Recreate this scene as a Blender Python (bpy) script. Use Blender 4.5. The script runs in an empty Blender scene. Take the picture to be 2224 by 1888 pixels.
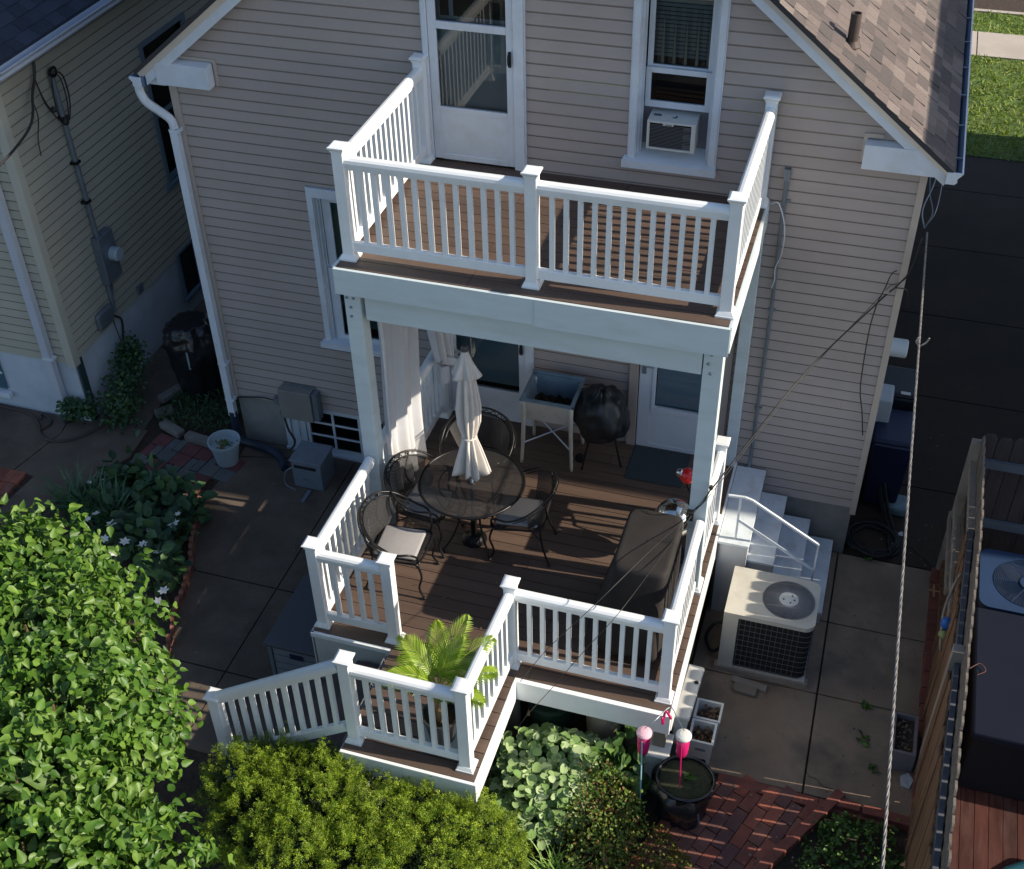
import bpy, math, random
import numpy as np
from mathutils import Vector, Matrix, noise as MN
random.seed(7); rng = np.random.default_rng(7)
S = bpy.context.scene; COL = S.collection
# ---------------------------------------------------------------- camera
cd = bpy.data.cameras.new('camera'); cam = bpy.data.objects.new('camera', cd); COL.objects.link(cam)
YAW, PIT, ROL = -0.3153, -0.6892, -0.0242
Fv = Vector((math.sin(YAW)*math.cos(PIT), math.cos(YAW)*math.cos(PIT), math.sin(PIT)))
Rt = Vector((math.cos(YAW), -math.sin(YAW), 0)); Up = Rt.cross(Fv)
R2 = Rt*math.cos(ROL)+Up*math.sin(ROL); U2 = -Rt*math.sin(ROL)+Up*math.cos(ROL)
M = Matrix((R2, U2, -Fv)).transposed().to_4x4(); M.translation = Vector((0.3563, -9.6587, 8.1723))
cam.matrix_world = M
cd.sensor_width = 36; cd.lens = 36*2683.455/2224; cd.clip_end = 400; cd.clip_start = .1
S.camera = cam
# ---------------------------------------------------------------- light
SUN_EL, SUN_AZ = math.radians(29.5), math.radians(4.0)
w = bpy.data.worlds.new('World'); S.world = w; w.use_nodes = True
nt = w.node_tree; sk = nt.nodes.new('ShaderNodeTexSky'); sk.sky_type = 'NISHITA'; sk.sun_disc = False
sk.sun_elevation = SUN_EL; sk.sun_rotation = math.pi/2-SUN_AZ; sk.ozone_density = 2.0
nt.links.new(sk.outputs[0], nt.nodes['Background'].inputs[0]); nt.nodes['Background'].inputs[1].default_value = .12
sl = bpy.data.lights.new('sun', 'SUN'); sl.energy = 5.0; sl.angle = math.radians(.5); sl.color = (1, .885, .72)
so = bpy.data.objects.new('sun', sl); COL.objects.link(so)
sd = Vector((math.cos(SUN_EL)*math.cos(SUN_AZ), math.cos(SUN_EL)*math.sin(SUN_AZ), math.sin(SUN_EL)))
so.rotation_euler = sd.to_track_quat('Z', 'Y').to_euler()
so.location = (6, -3, 12)
S.view_settings.view_transform = 'Standard'; S.view_settings.look = 'None'; S.view_settings.gamma = 1
S.view_settings.exposure = 0.55
S.cycles.max_bounces = 6; S.cycles.transparent_max_bounces = 16
# ---------------------------------------------------------------- helpers
ORG = {}
def tag(o, label=None, cat=None, group=None, kind=None):
    if label: o['label'] = label
    if cat: o['category'] = cat
    if group: o['group'] = group
    if kind: o['kind'] = kind
    return o
def thing(name, label, cat, loc=(0, 0, 0), group=None, rz=0):
    o = bpy.data.objects.new(name, None); COL.objects.link(o); o.location = loc; o.rotation_euler = (0, 0, rz)
    o.empty_display_size = .2; ORG[o.name] = Vector(loc) if rz == 0 else None
    return tag(o, label, cat, group)
class MB:
    def __init__(s): s.v = []; s.f = []; s.uv = None
    def add(s, vs, fs):
        n = len(s.v); s.v += [tuple(p) for p in vs]; s.f += [tuple(i+n for i in f) for f in fs]; return s
    def box(s, x0, x1, y0, y1, z0, z1):
        if x0 > x1: x0, x1 = x1, x0
        if y0 > y1: y0, y1 = y1, y0
        if z0 > z1: z0, z1 = z1, z0
        return s.add([(x0,y0,z0),(x1,y0,z0),(x1,y1,z0),(x0,y1,z0),(x0,y0,z1),(x1,y0,z1),(x1,y1,z1),(x0,y1,z1)],
              [(0,3,2,1),(4,5,6,7),(0,1,5,4),(1,2,6,5),(2,3,7,6),(3,0,4,7)])
    def frus(s, cx, cy, z0, z1, a0, b0, a1, b1):
        return s.add([(cx-a0,cy-b0,z0),(cx+a0,cy-b0,z0),(cx+a0,cy+b0,z0),(cx-a0,cy+b0,z0),(cx-a1,cy-b1,z1),(cx+a1,cy-b1,z1),(cx+a1,cy+b1,z1),(cx-a1,cy+b1,z1)],
              [(0,3,2,1),(4,5,6,7),(0,1,5,4),(1,2,6,5),(2,3,7,6),(3,0,4,7)])
    def obb(s, c, hx, hy, hz, R):
        c = Vector(c); vs = []
        for dz in (-1, 1):
            for dx, dy in ((-1,-1),(1,-1),(1,1),(-1,1)): vs.append(c+R@Vector((dx*hx, dy*hy, dz*hz)))
        return s.add(vs, [(0,3,2,1),(4,5,6,7),(0,1,5,4),(1,2,6,5),(2,3,7,6),(3,0,4,7)])
    def quad(s, a, b, c, d): return s.add([a,b,c,d], [(0,1,2,3)])
    def prism(s, poly, z0, z1):
        n = len(poly)
        ar = sum(poly[i][0]*poly[(i+1)%n][1]-poly[(i+1)%n][0]*poly[i][1] for i in range(n))
        if ar < 0: poly = poly[::-1]
        return s.add([(p[0],p[1],z0) for p in poly]+[(p[0],p[1],z1) for p in poly],
              [tuple(range(n))[::-1], tuple(range(n,2*n))]+[(i,(i+1)%n,(i+1)%n+n,i+n) for i in range(n)])
    def ext(s, p0, p1, prof, side=None):
        """extrude closed profile [(u,v)] (u sideways, v up) from p0 to p1"""
        p0 = Vector(p0); p1 = Vector(p1); d = (p1-p0).normalized()
        u = side or d.cross(Vector((0,0,1)))
        if u.length < 1e-4: u = Vector((1,0,0))
        u = u.normalized(); up = u.cross(d).normalized()
        n = len(prof)
        vs = [p0+u*a+up*b for a,b in prof]+[p1+u*a+up*b for a,b in prof]
        return s.add(vs, [tuple(range(n))[::-1], tuple(range(n,2*n))]+[(i,(i+1)%n,(i+1)%n+n,i+n) for i in range(n)])
    def tube(s, pts, r, n=6, close=False):
        pts = [Vector(p) for p in pts]; m = len(pts); rr = r if isinstance(r,(list,tuple)) else [r]*m
        base = len(s.v); prev = None
        for i, p in enumerate(pts):
            a = pts[i-1] if (i or close) else p; b = pts[(i+1)%m] if (i < m-1 or close) else p
            d = (b-a).normalized()
            if prev is None:
                u = d.orthogonal().normalized()
            else:
                u = (prev-d*prev.dot(d)); u = u.normalized() if u.length > 1e-6 else d.orthogonal().normalized()
            prev = u; v = d.cross(u)
            for k in range(n):
                t = 2*math.pi*k/n; s.v.append(tuple(p+u*math.cos(t)*rr[i]+v*math.sin(t)*rr[i]))
        for i in range(m if close else m-1):
            j = (i+1)%m
            for k in range(n):
                k2 = (k+1)%n; s.f.append((base+i*n+k, base+i*n+k2, base+j*n+k2, base+j*n+k))
        if not close:
            s.f.append(tuple(base+k for k in range(n))[::-1]); s.f.append(tuple(base+(m-1)*n+k for k in range(n)))
        return s
    def lathe(s, prof, c, n=20, axis=None):
        base = len(s.v); c = Vector(c); R = Matrix.Identity(3)
        if axis: R = Vector((0,0,1)).rotation_difference(Vector(axis).normalized()).to_matrix()
        for r, z in prof:
            for k in range(n):
                t = 2*math.pi*k/n; s.v.append(tuple(c+R@Vector((r*math.cos(t), r*math.sin(t), z))))
        for i in range(len(prof)-1):
            for k in range(n):
                k2 = (k+1)%n; s.f.append((base+i*n+k, base+i*n+k2, base+(i+1)*n+k2, base+(i+1)*n+k))
        s.f.append(tuple(base+k for k in range(n))[::-1]); s.f.append(tuple(base+(len(prof)-1)*n+k for k in range(n)))
        return s
    def ball(s, c, r, n=14, m=9, sz=1.0):
        return s.lathe([(max(1e-4,r*math.sin(math.pi*i/m)), -r*sz*math.cos(math.pi*i/m)) for i in range(m+1)], c, n)
    def sheet(s, fn, nu, nv, uvs=(1,1), closeu=False):
        base = len(s.v); uv = {}
        for j in range(nv+1):
            for i in range(nu+1): s.v.append(tuple(fn(i/nu, j/nv)))
        for j in range(nv):
            for i in range(nu):
                a = base+j*(nu+1)+i; s.f.append((a, a+1, a+nu+2, a+nu+1))
        if s.uv is None: s.uv = {}
        for j in range(nv+1):
            for i in range(nu+1): s.uv[base+j*(nu+1)+i] = (i/nu*uvs[0], j/nv*uvs[1])
        return s
    def build(s, name, mat, parent=None, smooth=False, bevel=0, solid=0, sub=0, origin=None):
        me = bpy.data.meshes.new(name); o = bpy.data.objects.new(name, me); COL.objects.link(o)
        if parent is not None:
            po = ORG.get(parent.name)
            if po is None: po = Vector((0,0,0))
            org = po; o.parent = parent; o.location = (0,0,0); ORG[o.name] = po
        else:
            if origin is None:
                a = np.array(s.v); lo = a.min(0); hi = a.max(0)
                origin = ((lo[0]+hi[0])/2, (lo[1]+hi[1])/2, lo[2])
            org = Vector(origin); o.location = org; ORG[o.name] = org
        me.from_pydata([(p[0]-org[0], p[1]-org[1], p[2]-org[2]) for p in s.v], [], s.f)
        if s.uv:
            l = me.uv_layers.new(name='UVMap')
            for lp in me.loops:
                if lp.vertex_index in s.uv: l.data[lp.index].uv = s.uv[lp.vertex_index]
        if mat: me.materials.append(mat)
        if smooth: me.polygons.foreach_set('use_smooth', [True]*len(me.polygons))
        if bevel:
            b = o.modifiers.new('bevel', 'BEVEL'); b.width = bevel; b.segments = 2; b.limit_method = 'ANGLE'
        if solid:
            b = o.modifiers.new('solid', 'SOLIDIFY'); b.thickness = solid
        if sub:
            b = o.modifiers.new('sub', 'SUBSURF'); b.levels = sub; b.render_levels = sub
        return o
def bezier(ps, n=14):
    """Catmull-Rom through points"""
    ps = [Vector(p) for p in ps]; P = [2*ps[0]-ps[1]]+ps+[2*ps[-1]-ps[-2]]; out = []
    for i in range(1, len(P)-2):
        for k in range(n):
            t = k/n; a, b, c, d = P[i-1], P[i], P[i+1], P[i+2]
            out.append(.5*((2*b)+(c-a)*t+(2*a-5*b+4*c-d)*t*t+(3*b-a-3*c+d)*t**3))
    out.append(ps[-1]); return out
def struct(mb, name, mat, label=None, kind='structure'):
    o = mb.build(name, mat); o['kind'] = kind
    if label: o['label'] = label
    return o
def copy_tree(o, parent=None):
    c = o.copy(); COL.objects.link(c)
    if parent is not None: c.parent = parent
    for ch in list(o.children): copy_tree(ch, c)
    return c
# ---------------------------------------------------------------- materials
def pm(name, col, rough=.6, var=.12, vs=3., isl=0., bump=0., bs=80., metal=0., dirt=None, stretch=None, spec=.5, coat=0., alpha_uv=None, trans=0., ramp=None):
    m = bpy.data.materials.new(name); m.use_nodes = True; N = m.node_tree.nodes; L = m.node_tree.links
    b = N['Principled BSDF']; b.inputs['Roughness'].default_value = rough; b.inputs['Metallic'].default_value = metal
    b.inputs['Specular IOR Level'].default_value = spec; b.inputs['Coat Weight'].default_value = coat
    g = N.new('ShaderNodeNewGeometry'); mp = N.new('ShaderNodeMapping'); L.new(g.outputs['Position'], mp.inputs[0])
    if stretch: mp.inputs['Scale'].default_value = stretch
    def noise(sc, det=6, r=.6):
        n = N.new('ShaderNodeTexNoise'); n.inputs['Scale'].default_value = sc; n.inputs['Detail'].default_value = det
        n.inputs['Roughness'].default_value = r; L.new(mp.outputs[0], n.inputs['Vector']); return n
    def mix(a, bb, fac, t='MIX'):
        x = N.new('ShaderNodeMix'); x.data_type = 'RGBA'; x.blend_type = t
        for sock, val in ((x.inputs['Factor'], fac), (x.inputs['A'], a), (x.inputs['B'], bb)):
            if hasattr(val, 'links'): L.new(val, sock)
            elif isinstance(val, (int, float)): sock.default_value = val
            else: sock.default_value = (*val, 1)
        return x.outputs['Result']
    def mapr(src, a, bb, c, d):
        x = N.new('ShaderNodeMapRange'); L.new(src, x.inputs[0])
        for i, vv in enumerate((a, bb, c, d)): x.inputs[i+1].default_value = vv
        return x.outputs[0]
    n1 = noise(vs)
    if ramp:
        r = N.new('ShaderNodeValToRGB'); L.new(g.outputs['Random Per Island'], r.inputs[0]); r.color_ramp.interpolation = 'CONSTANT' if len(ramp) > 3 else 'LINEAR'
        e = r.color_ramp.elements; e[0].color = (*ramp[0], 1); e[0].position = 0
        e[1].color = (*ramp[-1], 1); e[1].position = 1 if len(ramp) <= 3 else (len(ramp)-1)/len(ramp)
        for i, c in enumerate(ramp[1:-1]):
            q = e.new((i+1)/(len(ramp) if len(ramp) > 3 else len(ramp)-1)); q.color = (*c, 1)
        base = r.outputs[0]
    else: base = tuple(col)
    if var or ramp:
        f = mapr(n1.outputs['Fac'], .3, .7, 1-var, 1+var)
        cm = N.new('ShaderNodeCombineColor')
        for i in range(3): L.new(f, cm.inputs[i])
        base = mix(base, cm.outputs[0], 1.0, 'MULTIPLY')
    if isl:
        f = mapr(g.outputs['Random Per Island'], 0, 1, 1-isl, 1+isl)
        cm = N.new('ShaderNodeCombineColor')
        for i in range(3): L.new(f, cm.inputs[i])
        base = mix(base, cm.outputs[0], 1.0, 'MULTIPLY')
    if dirt:
        dc, amt, dsc = dirt; n2 = noise(dsc, 8, .65)
        base = mix(base, dc, mapr(n2.outputs['Fac'], .48, .75, 0, amt))
    if hasattr(base, 'links'): L.new(base, b.inputs['Base Color'])
    else: b.inputs['Base Color'].default_value = (*base, 1)
    if bump:
        n3 = noise(bs, 4); bp = N.new('ShaderNodeBump'); bp.inputs['Strength'].default_value = bump; bp.inputs['Distance'].default_value = .01
        L.new(n3.outputs['Fac'], bp.inputs['Height']); L.new(bp.outputs[0], b.inputs['Normal'])
    out = b.outputs[0]
    if trans:
        t = N.new('ShaderNodeBsdfTranslucent')
        if hasattr(base, 'links'): L.new(base, t.inputs[0])
        else: t.inputs[0].default_value = (*base, 1)
        ms = N.new('ShaderNodeMixShader'); ms.inputs[0].default_value = trans; L.new(out, ms.inputs[1]); L.new(t.outputs[0], ms.inputs[2]); out = ms.outputs[0]
    if alpha_uv:
        per, th = alpha_uv; uv = N.new('ShaderNodeTexCoord'); sp = N.new('ShaderNodeSeparateXYZ'); L.new(uv.outputs['UV'], sp.inputs[0])
        def math2(op, a, bb=None):
            x = N.new('ShaderNodeMath'); x.operation = op
            for i, q in enumerate((a, bb)):
                if q is None: continue
                if isinstance(q, (int, float)): x.inputs[i].default_value = q
                else: L.new(q, x.inputs[i])
            return x.outputs[0]
        s1 = math2('ABSOLUTE', math2('SINE', math2('MULTIPLY', math2('ADD', sp.outputs[0], sp.outputs[1]), math.pi/per)))
        s2 = math2('ABSOLUTE', math2('SINE', math2('MULTIPLY', math2('SUBTRACT', sp.outputs[0], sp.outputs[1]), math.pi/per)))
        hole = math2('GREATER_THAN', math2('MINIMUM', s1, s2), th)
        tr = N.new('ShaderNodeBsdfTransparent'); ms = N.new('ShaderNodeMixShader'); L.new(hole, ms.inputs[0]); L.new(out, ms.inputs[1]); L.new(tr.outputs[0], ms.inputs[2]); out = ms.outputs[0]
    L.new(out, N['Material Output'].inputs[0])
    return m
def glass(name, tint=(.65,.75,.8), ior=1.55):
    m = bpy.data.materials.new(name); m.use_nodes = True; N = m.node_tree.nodes; L = m.node_tree.links; N.remove(N['Principled BSDF'])
    f = N.new('ShaderNodeFresnel'); f.inputs[0].default_value = ior; t = N.new('ShaderNodeBsdfTransparent'); t.inputs[0].default_value = (*tint, 1)
    g = N.new('ShaderNodeBsdfGlossy'); g.inputs['Roughness'].default_value = .01; ms = N.new('ShaderNodeMixShader')
    L.new(f.outputs[0], ms.inputs[0]); L.new(t.outputs[0], ms.inputs[1]); L.new(g.outputs[0], ms.inputs[2]); L.new(ms.outputs[0], N['Material Output'].inputs[0])
    return m
VINYL = pm('white_vinyl', (.78,.81,.82), .35, .03, 6, dirt=((.5,.52,.5), .25, 2.2))
TRIM = pm('white_trim', (.62,.67,.73), .5, .05, 4, dirt=((.4,.4,.36), .4, 3))
PAINT = pm('weathered_white_paint', (.56,.64,.66), .6, .04, 5, dirt=((.36,.38,.36), .35, 2.2), stretch=(.6,1,2.5))
SIDING = pm('tan_siding', (.375,.322,.300), .5, .05, 1.2, isl=.03, dirt=((.30,.26,.22), .35, 1.6), bump=.15, bs=30, stretch=(1,1,1))
SIDING2 = pm('cream_siding', (.40,.39,.32), .5, .05, 1.2, isl=.03, dirt=((.28,.26,.2), .35, 1.6))
LAPS = pm('lap_shade_seam', (.262,.225,.203), .8, .1, 3)  # painted shadow line under each lap; also colours the board seams
LAPS2 = pm('lap_shade_cream', (.24,.23,.18), .8, .1, 3)  # painted lap shadow, toned for the cream walls
CORNER = pm('tan_trim', (.43,.37,.32), .5, .05, 3)
CORNER2 = pm('cream_trim', (.45,.45,.38), .5, .05, 3)
FOUND = pm('parged_foundation', (.24,.235,.22), .9, .15, 3, dirt=((.12,.12,.11), .6, 2.5), bump=.3, bs=40)
FOUND2 = pm('painted_foundation', (.46,.52,.58), .85, .1, 2, dirt=((.22,.24,.25), .5, 1.5), bump=.3, bs=30)
DECK = pm('brown_composite_boards', (.10,.067,.051), .5, .15, 2, isl=.16, dirt=((.075,.05,.038), .4, 2.5), stretch=(.5,6,1), bump=.12, bs=60)
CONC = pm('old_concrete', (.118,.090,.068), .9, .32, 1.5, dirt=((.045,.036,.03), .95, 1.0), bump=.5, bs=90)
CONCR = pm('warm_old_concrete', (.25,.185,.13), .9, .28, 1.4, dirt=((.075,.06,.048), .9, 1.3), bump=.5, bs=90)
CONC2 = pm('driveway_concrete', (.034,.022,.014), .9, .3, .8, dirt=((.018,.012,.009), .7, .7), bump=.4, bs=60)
WALKC = pm('pale_sidewalk', (.42,.37,.32), .9, .1, 1.5, dirt=((.3,.27,.22), .4, 1.2), bump=.3, bs=60)
ASPH = pm('asphalt', (.05,.05,.055), .9, .2, 2, bump=.4, bs=80)
SOIL = pm('dark_mulch', (.045,.03,.02), .95, .4, 18, bump=1, bs=50, dirt=((.10,.05,.03), .5, 12))
GRASSB = pm('lawn_base', (.07,.12,.02), .9, .3, 2.5, dirt=((.13,.13,.04), .6, 2))
BRICK = pm('clay_brick', (.2,.06,.045), .85, .2, 9, isl=.0, bump=.4, bs=70, dirt=((.09,.05,.045), .5, 7), ramp=[(.25,.072,.045),(.19,.058,.04),(.29,.09,.055),(.14,.06,.05),(.21,.085,.06)])
PAVER = pm('mixed_pavers', (.2,.2,.2), .85, .15, 6, bump=.3, bs=60, ramp=[(.14,.045,.045),(.09,.10,.10),(.15,.05,.05),(.10,.11,.115),(.12,.12,.115)])
SHING = pm('brown_shingles', (.2,.15,.13), .95, .12, 30, bump=.8, bs=260, ramp=[(.15,.122,.114),(.11,.092,.089),(.205,.17,.155),(.135,.11,.104),(.095,.082,.08),(.17,.138,.128),(.12,.10,.096)])
SHINGD = pm('dark_blue_shingles', (.02,.03,.05), .95, .2, 30, bump=.8, bs=260, ramp=[(.025,.035,.06),(.018,.026,.045),(.032,.042,.07),(.021,.03,.05)])
RAKEM = pm('beige_rake_trim', (.60,.56,.50), .5, .05, 3)
GUTM = pm('blue_grey_gutter', (.10,.17,.28), .4, .1, 6)
BLACKM = pm('black_wrought_iron', (.012,.012,.013), .35, .0, 5, metal=.4)
MESH = pm('black_mesh', (.028,.027,.027), .45, 0, 5, alpha_uv=(.016, .80))
CUSH = pm('grey_cushion_fabric', (.30,.29,.29), .9, .05, 20, bump=.3, bs=200)
CLOTH = pm('offwhite_canvas', (.66,.62,.58), .9, .05, 12, bump=.2, bs=150, trans=.15)
CURT = pm('white_sheer', (.70,.71,.74), .9, .03, 12, trans=.3)
COVER = pm('brown_black_cover', (.015,.012,.0115), .85, .25, 4, bump=.25, bs=50)
PLASTB = pm('black_plastic', (.012,.013,.016), .25, .2, 4, bump=.5, bs=14)
NAVY = pm('navy_plastic', (.008,.013,.045), .5, .05, 5)
CHROME = pm('chrome', (.75,.74,.70), .06, 0, 5, metal=1.)
REDM = pm('red_gloss', (.75,.02,.02), .15, 0, 5, coat=.6)
STEEL = pm('galvanised_steel', (.20,.24,.28), .45, .12, 8, metal=.5)
GREYP = pm('grey_plastic', (.16,.19,.23), .55, .08, 5, dirt=((.1,.11,.13), .3, 4))
POTG = pm('pale_grey_plastic', (.33,.40,.44), .5, .06, 5)
WHITEP = pm('white_plastic', (.62,.62,.58), .45, .04, 5, dirt=((.35,.33,.28), .4, 5))
SINKM = pm('cream_enamel', (.46,.44,.38), .35, .08, 6, dirt=((.2,.13,.08), .5, 6))
SINKI = pm('blue_grey_enamel', (.15,.22,.28), .3, .12, 6, dirt=((.07,.06,.05), .6, 5))
ACM = pm('beige_metal', (.50,.48,.42), .45, .05, 4, dirt=((.3,.26,.2), .4, 5))
ACB = pm('blue_grey_metal', (.018,.042,.10), .6, .06, 4, spec=.25)
DARK = pm('dark_void', (.008,.009,.01), .8, .0, 4)
ROOM = pm('dark_room', (.02,.02,.022), .9, .1, 2)
GLASS = glass('window_glass'); GLASSD = glass('screen_glass', (.55,.65,.70), 1.6)
BLIND = pm('white_blind', (.30,.42,.47), .6, .03, 5)
BLINDG = pm('green_blind', (.03,.12,.09), .6, .03, 5)
CURTIN = pm('cream_inner_curtain', (.42,.36,.27), .8, .05, 8)
WOODF = pm('stained_fence_wood', (.17,.088,.045), .85, .5, 4, isl=.3, bump=.5, bs=30, stretch=(6,6,.5), dirt=((.09,.06,.04), .5, 3))
WOODG = pm('grey_weathered_wood', (.15,.125,.105), .9, .3, 4, isl=.15, bump=.5, bs=30, stretch=(6,6,.6))
WOODP = pm('pale_lumber', (.27,.23,.19), .85, .15, 5, bump=.3, bs=30)
REDW = pm('red_stained_boards', (.055,.019,.015), .8, .4, 3, isl=.25, stretch=(4,.6,1), dirt=((.11,.07,.06), .45, 4), spec=.2)
RUBB = pm('black_rubber', (.012,.013,.014), .7, .1, 20, bump=.4, bs=120)
WIREM = pm('aluminium_cable', (.5,.47,.43), .4, .1, 30, metal=.4, ramp=[(.10,.09,.09),(.30,.28,.26),(.5,.47,.44)])
WOODD = pm('shaded_fence_boards', (.035,.028,.03), .9, .3, 4, isl=.15, bump=.5, bs=30, stretch=(6,6,.6))  # grey fence wood with the yard's shade put into its colour
WIREB = pm('black_cable', (.02,.02,.02), .5, 0, 5)
PINK = pm('pink_plastic', (.62,.02,.16), .2, .05, 5, coat=.3, trans=.2)
STONE = pm('grey_stone', (.17,.155,.14), .95, .25, 6, bump=.8, bs=25)
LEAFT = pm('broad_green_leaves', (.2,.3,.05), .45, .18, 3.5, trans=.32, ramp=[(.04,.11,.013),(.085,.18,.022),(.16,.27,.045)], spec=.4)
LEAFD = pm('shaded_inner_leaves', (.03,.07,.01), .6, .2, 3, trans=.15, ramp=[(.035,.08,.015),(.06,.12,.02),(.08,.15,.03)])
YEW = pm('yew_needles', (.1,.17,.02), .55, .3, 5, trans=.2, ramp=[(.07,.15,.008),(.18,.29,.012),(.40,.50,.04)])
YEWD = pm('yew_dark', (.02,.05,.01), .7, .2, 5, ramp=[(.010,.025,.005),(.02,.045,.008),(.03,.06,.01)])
LAMB = pm('silvery_leaves', (.3,.4,.22), .8, .15, 8, trans=.2, ramp=[(.13,.24,.06),(.24,.36,.13),(.42,.52,.28)], bump=.3, bs=60)
BARB = pm('red_green_leaves', (.1,.12,.02), .6, .3, 6, trans=.2, ramp=[(.06,.12,.015),(.13,.20,.02),(.16,.22,.03),(.08,.15,.02),(.20,.10,.04),(.11,.17,.02),(.19,.21,.03),(.07,.10,.015)])
YELL = pm('yellow_green_cover', (.12,.13,.01), .7, .3, 5, trans=.2, ramp=[(.09,.11,.01),(.15,.17,.015),(.20,.20,.02)])
FERN = pm('mid_green_leaves', (.06,.12,.02), .55, .25, 5, trans=.25, ramp=[(.035,.09,.015),(.06,.14,.02),(.10,.19,.03)])
BLADE = pm('iris_blades', (.06,.14,.05), .5, .2, 4, trans=.25, ramp=[(.12,.26,.03),(.20,.36,.05),(.38,.50,.18)])
PALM = pm('palm_leaflets', (.2,.32,.03), .4, .1, 4, trans=.4, ramp=[(.20,.34,.02),(.32,.46,.04),(.42,.55,.09)], spec=.4)
PETAL = pm('white_petals', (.92,.92,.88), .6, .03, 5, trans=.3)
BARK = pm('brown_bark', (.13,.085,.05), .95, .3, 8, bump=.8, bs=30, stretch=(4,4,1))
PALMT = pm('palm_fibre', (.28,.17,.08), .9, .4, 10, bump=1, bs=60, stretch=(6,6,1))
G = -.98; ZU = 2.94
# ---------------------------------------------------------------- generic builders
def siding(mb, org, u, nrm, z0, z1, lim, holes, pitch=.11, proud=.012, gr=None, gw=.0175):
    """lapped boards on a wall: org+u*s, lim(z)->(s0,s1), holes [(s0,s1,z0,z1)]"""
    O = Vector(org); U = Vector(u); Nn = Vector(nrm)
    k = 0; z = z0
    while z < z1-1e-4:
        zt = min(z+pitch, z1)
        cuts = sorted(({z, zt, z+pitch-gw} if (gr is not None and z+pitch-gw < zt) else {z, zt})|{h for q in holes for h in q[2:4] if z+1e-4 < h < zt-1e-4})
        for a, b in zip(cuts, cuts[1:]):
            mid = (a+b)/2; la = lim(a); lb = lim(b); lm = lim(mid)
            iv = [(lm[0], lm[1])]
            for h in holes:
                if h[2] < mid < h[3]:
                    nv = []
                    for p, q in iv:
                        if h[0] >= q or h[1] <= p: nv.append((p, q)); continue
                        if h[0] > p: nv.append((p, h[0]))
                        if h[1] < q: nv.append((h[1], q))
                    iv = nv
            oa = proud*(1-(a-z)/pitch)+.001; ob = proud*(1-(b-z)/pitch)+.001
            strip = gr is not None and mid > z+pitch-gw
            if strip: oa = ob = -.002  # flat strip below the next lap, carries the painted shadow line
            for p, q in iv:
                pa = la[0] if p == lm[0] else p; pb = lb[0] if p == lm[0] else p
                qa = la[1] if q == lm[1] else q; qb = lb[1] if q == lm[1] else q
                if qa-pa < .005 and qb-pb < .005: continue
                Z = Vector((0,0,1))
                v = [O+U*pa+Nn*oa+Z*a, O+U*qa+Nn*oa+Z*a, O+U*qb+Nn*ob+Z*b, O+U*pb+Nn*ob+Z*b]
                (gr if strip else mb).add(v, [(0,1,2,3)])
                if a == z:
                    mb.add([O+U*pa+Z*a, O+U*qa+Z*a, O+U*qa+Nn*oa+Z*a, O+U*pa+Nn*oa+Z*a], [(0,1,2,3)])
        z = zt; k += 1
    return mb
LOAF = [(-.042,0),(.042,0),(.046,.03),(.040,.055),(.024,.070),(0,.075),(-.024,.070),(-.040,.055),(-.046,.03)]
def post(parent, x, y, z, h=1.0, w=.047, base=True, cap=True, zb=None):
    p = MB().box(x-w, x+w, y-w, y+w, (zb if zb is not None else z), z+h-.055).build('post', VINYL, parent, bevel=.004)
    if cap:
        c = MB(); zc = z+h-.055
        c.box(x-w-.006, x+w+.006, y-w-.006, y+w+.006, zc, zc+.012); c.frus(x, y, zc+.012, zc+.03, w+.006, w+.006, w+.02, w+.02)
        c.box(x-w-.02, x+w+.02, y-w-.02, y+w+.02, zc+.03, zc+.041); c.frus(x, y, zc+.041, zc+.050, w+.02, w+.02, w+.004, w+.004)
        c.build('cap', VINYL, p)
    if base:
        c = MB(); c.box(x-w-.024, x+w+.024, y-w-.024, y+w+.024, z+.001, z+.016); c.frus(x, y, z+.016, z+.03, w+.02, w+.02, w+.014, w+.014)
        c.frus(x, y, z+.03, z+.048, w+.014, w+.014, w+.005, w+.005); c.build('base_trim', VINYL, p)
    return p
def railing(parent, a, b, za, zb=None, n=None, wpost=.047, top=.83, ends=(1,1)):
    """railing between post centres a,b on floor heights za,zb"""
    zb = za if zb is None else zb
    A = Vector((*a, za)); B = Vector((*b, zb)); d = B-A; L2 = Vector((d.x, d.y)).length; e = d/L2
    A2 = A+e*wpost*ends[0]; B2 = B-e*wpost*ends[1]; Lc = (Vector((B2.x-A2.x, B2.y-A2.y))).length
    up = Vector((0,0,1))
    side = Vector((d.y, -d.x, 0)).normalized()
    r = MB().ext(A2+up*top, B2+up*top, LOAF, side=side); tr = r.build('top_rail', VINYL, parent)
    m = MB().ext(A2+up*.075, B2+up*.075, [(-.024,0),(.024,0),(.024,.075),(.018,.082),(-.018,.082),(-.024,.075)], side=side); m.build('bottom_rail', VINYL, tr)
    m = MB().ext(A2+up*(top-.03), B2+up*(top-.03), [(-.030,0),(.030,0),(.034,.03),(-.034,.03)], side=side); m.build('rail_channel', VINYL, tr)
    n = n or max(1, round(Lc/.106)-1)
    ex = Vector((d.x, d.y, 0)).normalized()
    R = Matrix((ex, Vector((-ex.y, ex.x, 0)), up)).transposed()
    for i in range(n):
        t = (i+1)/(n+1); p = A2.lerp(B2, t)
        sl = abs(e.z)*.02
        q = MB().obb(p+up*((.15+top-.02)/2), .018, .018, (top-.02-.15)/2+sl, R); q.build('baluster', VINYL, tr)
    return tr
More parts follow.
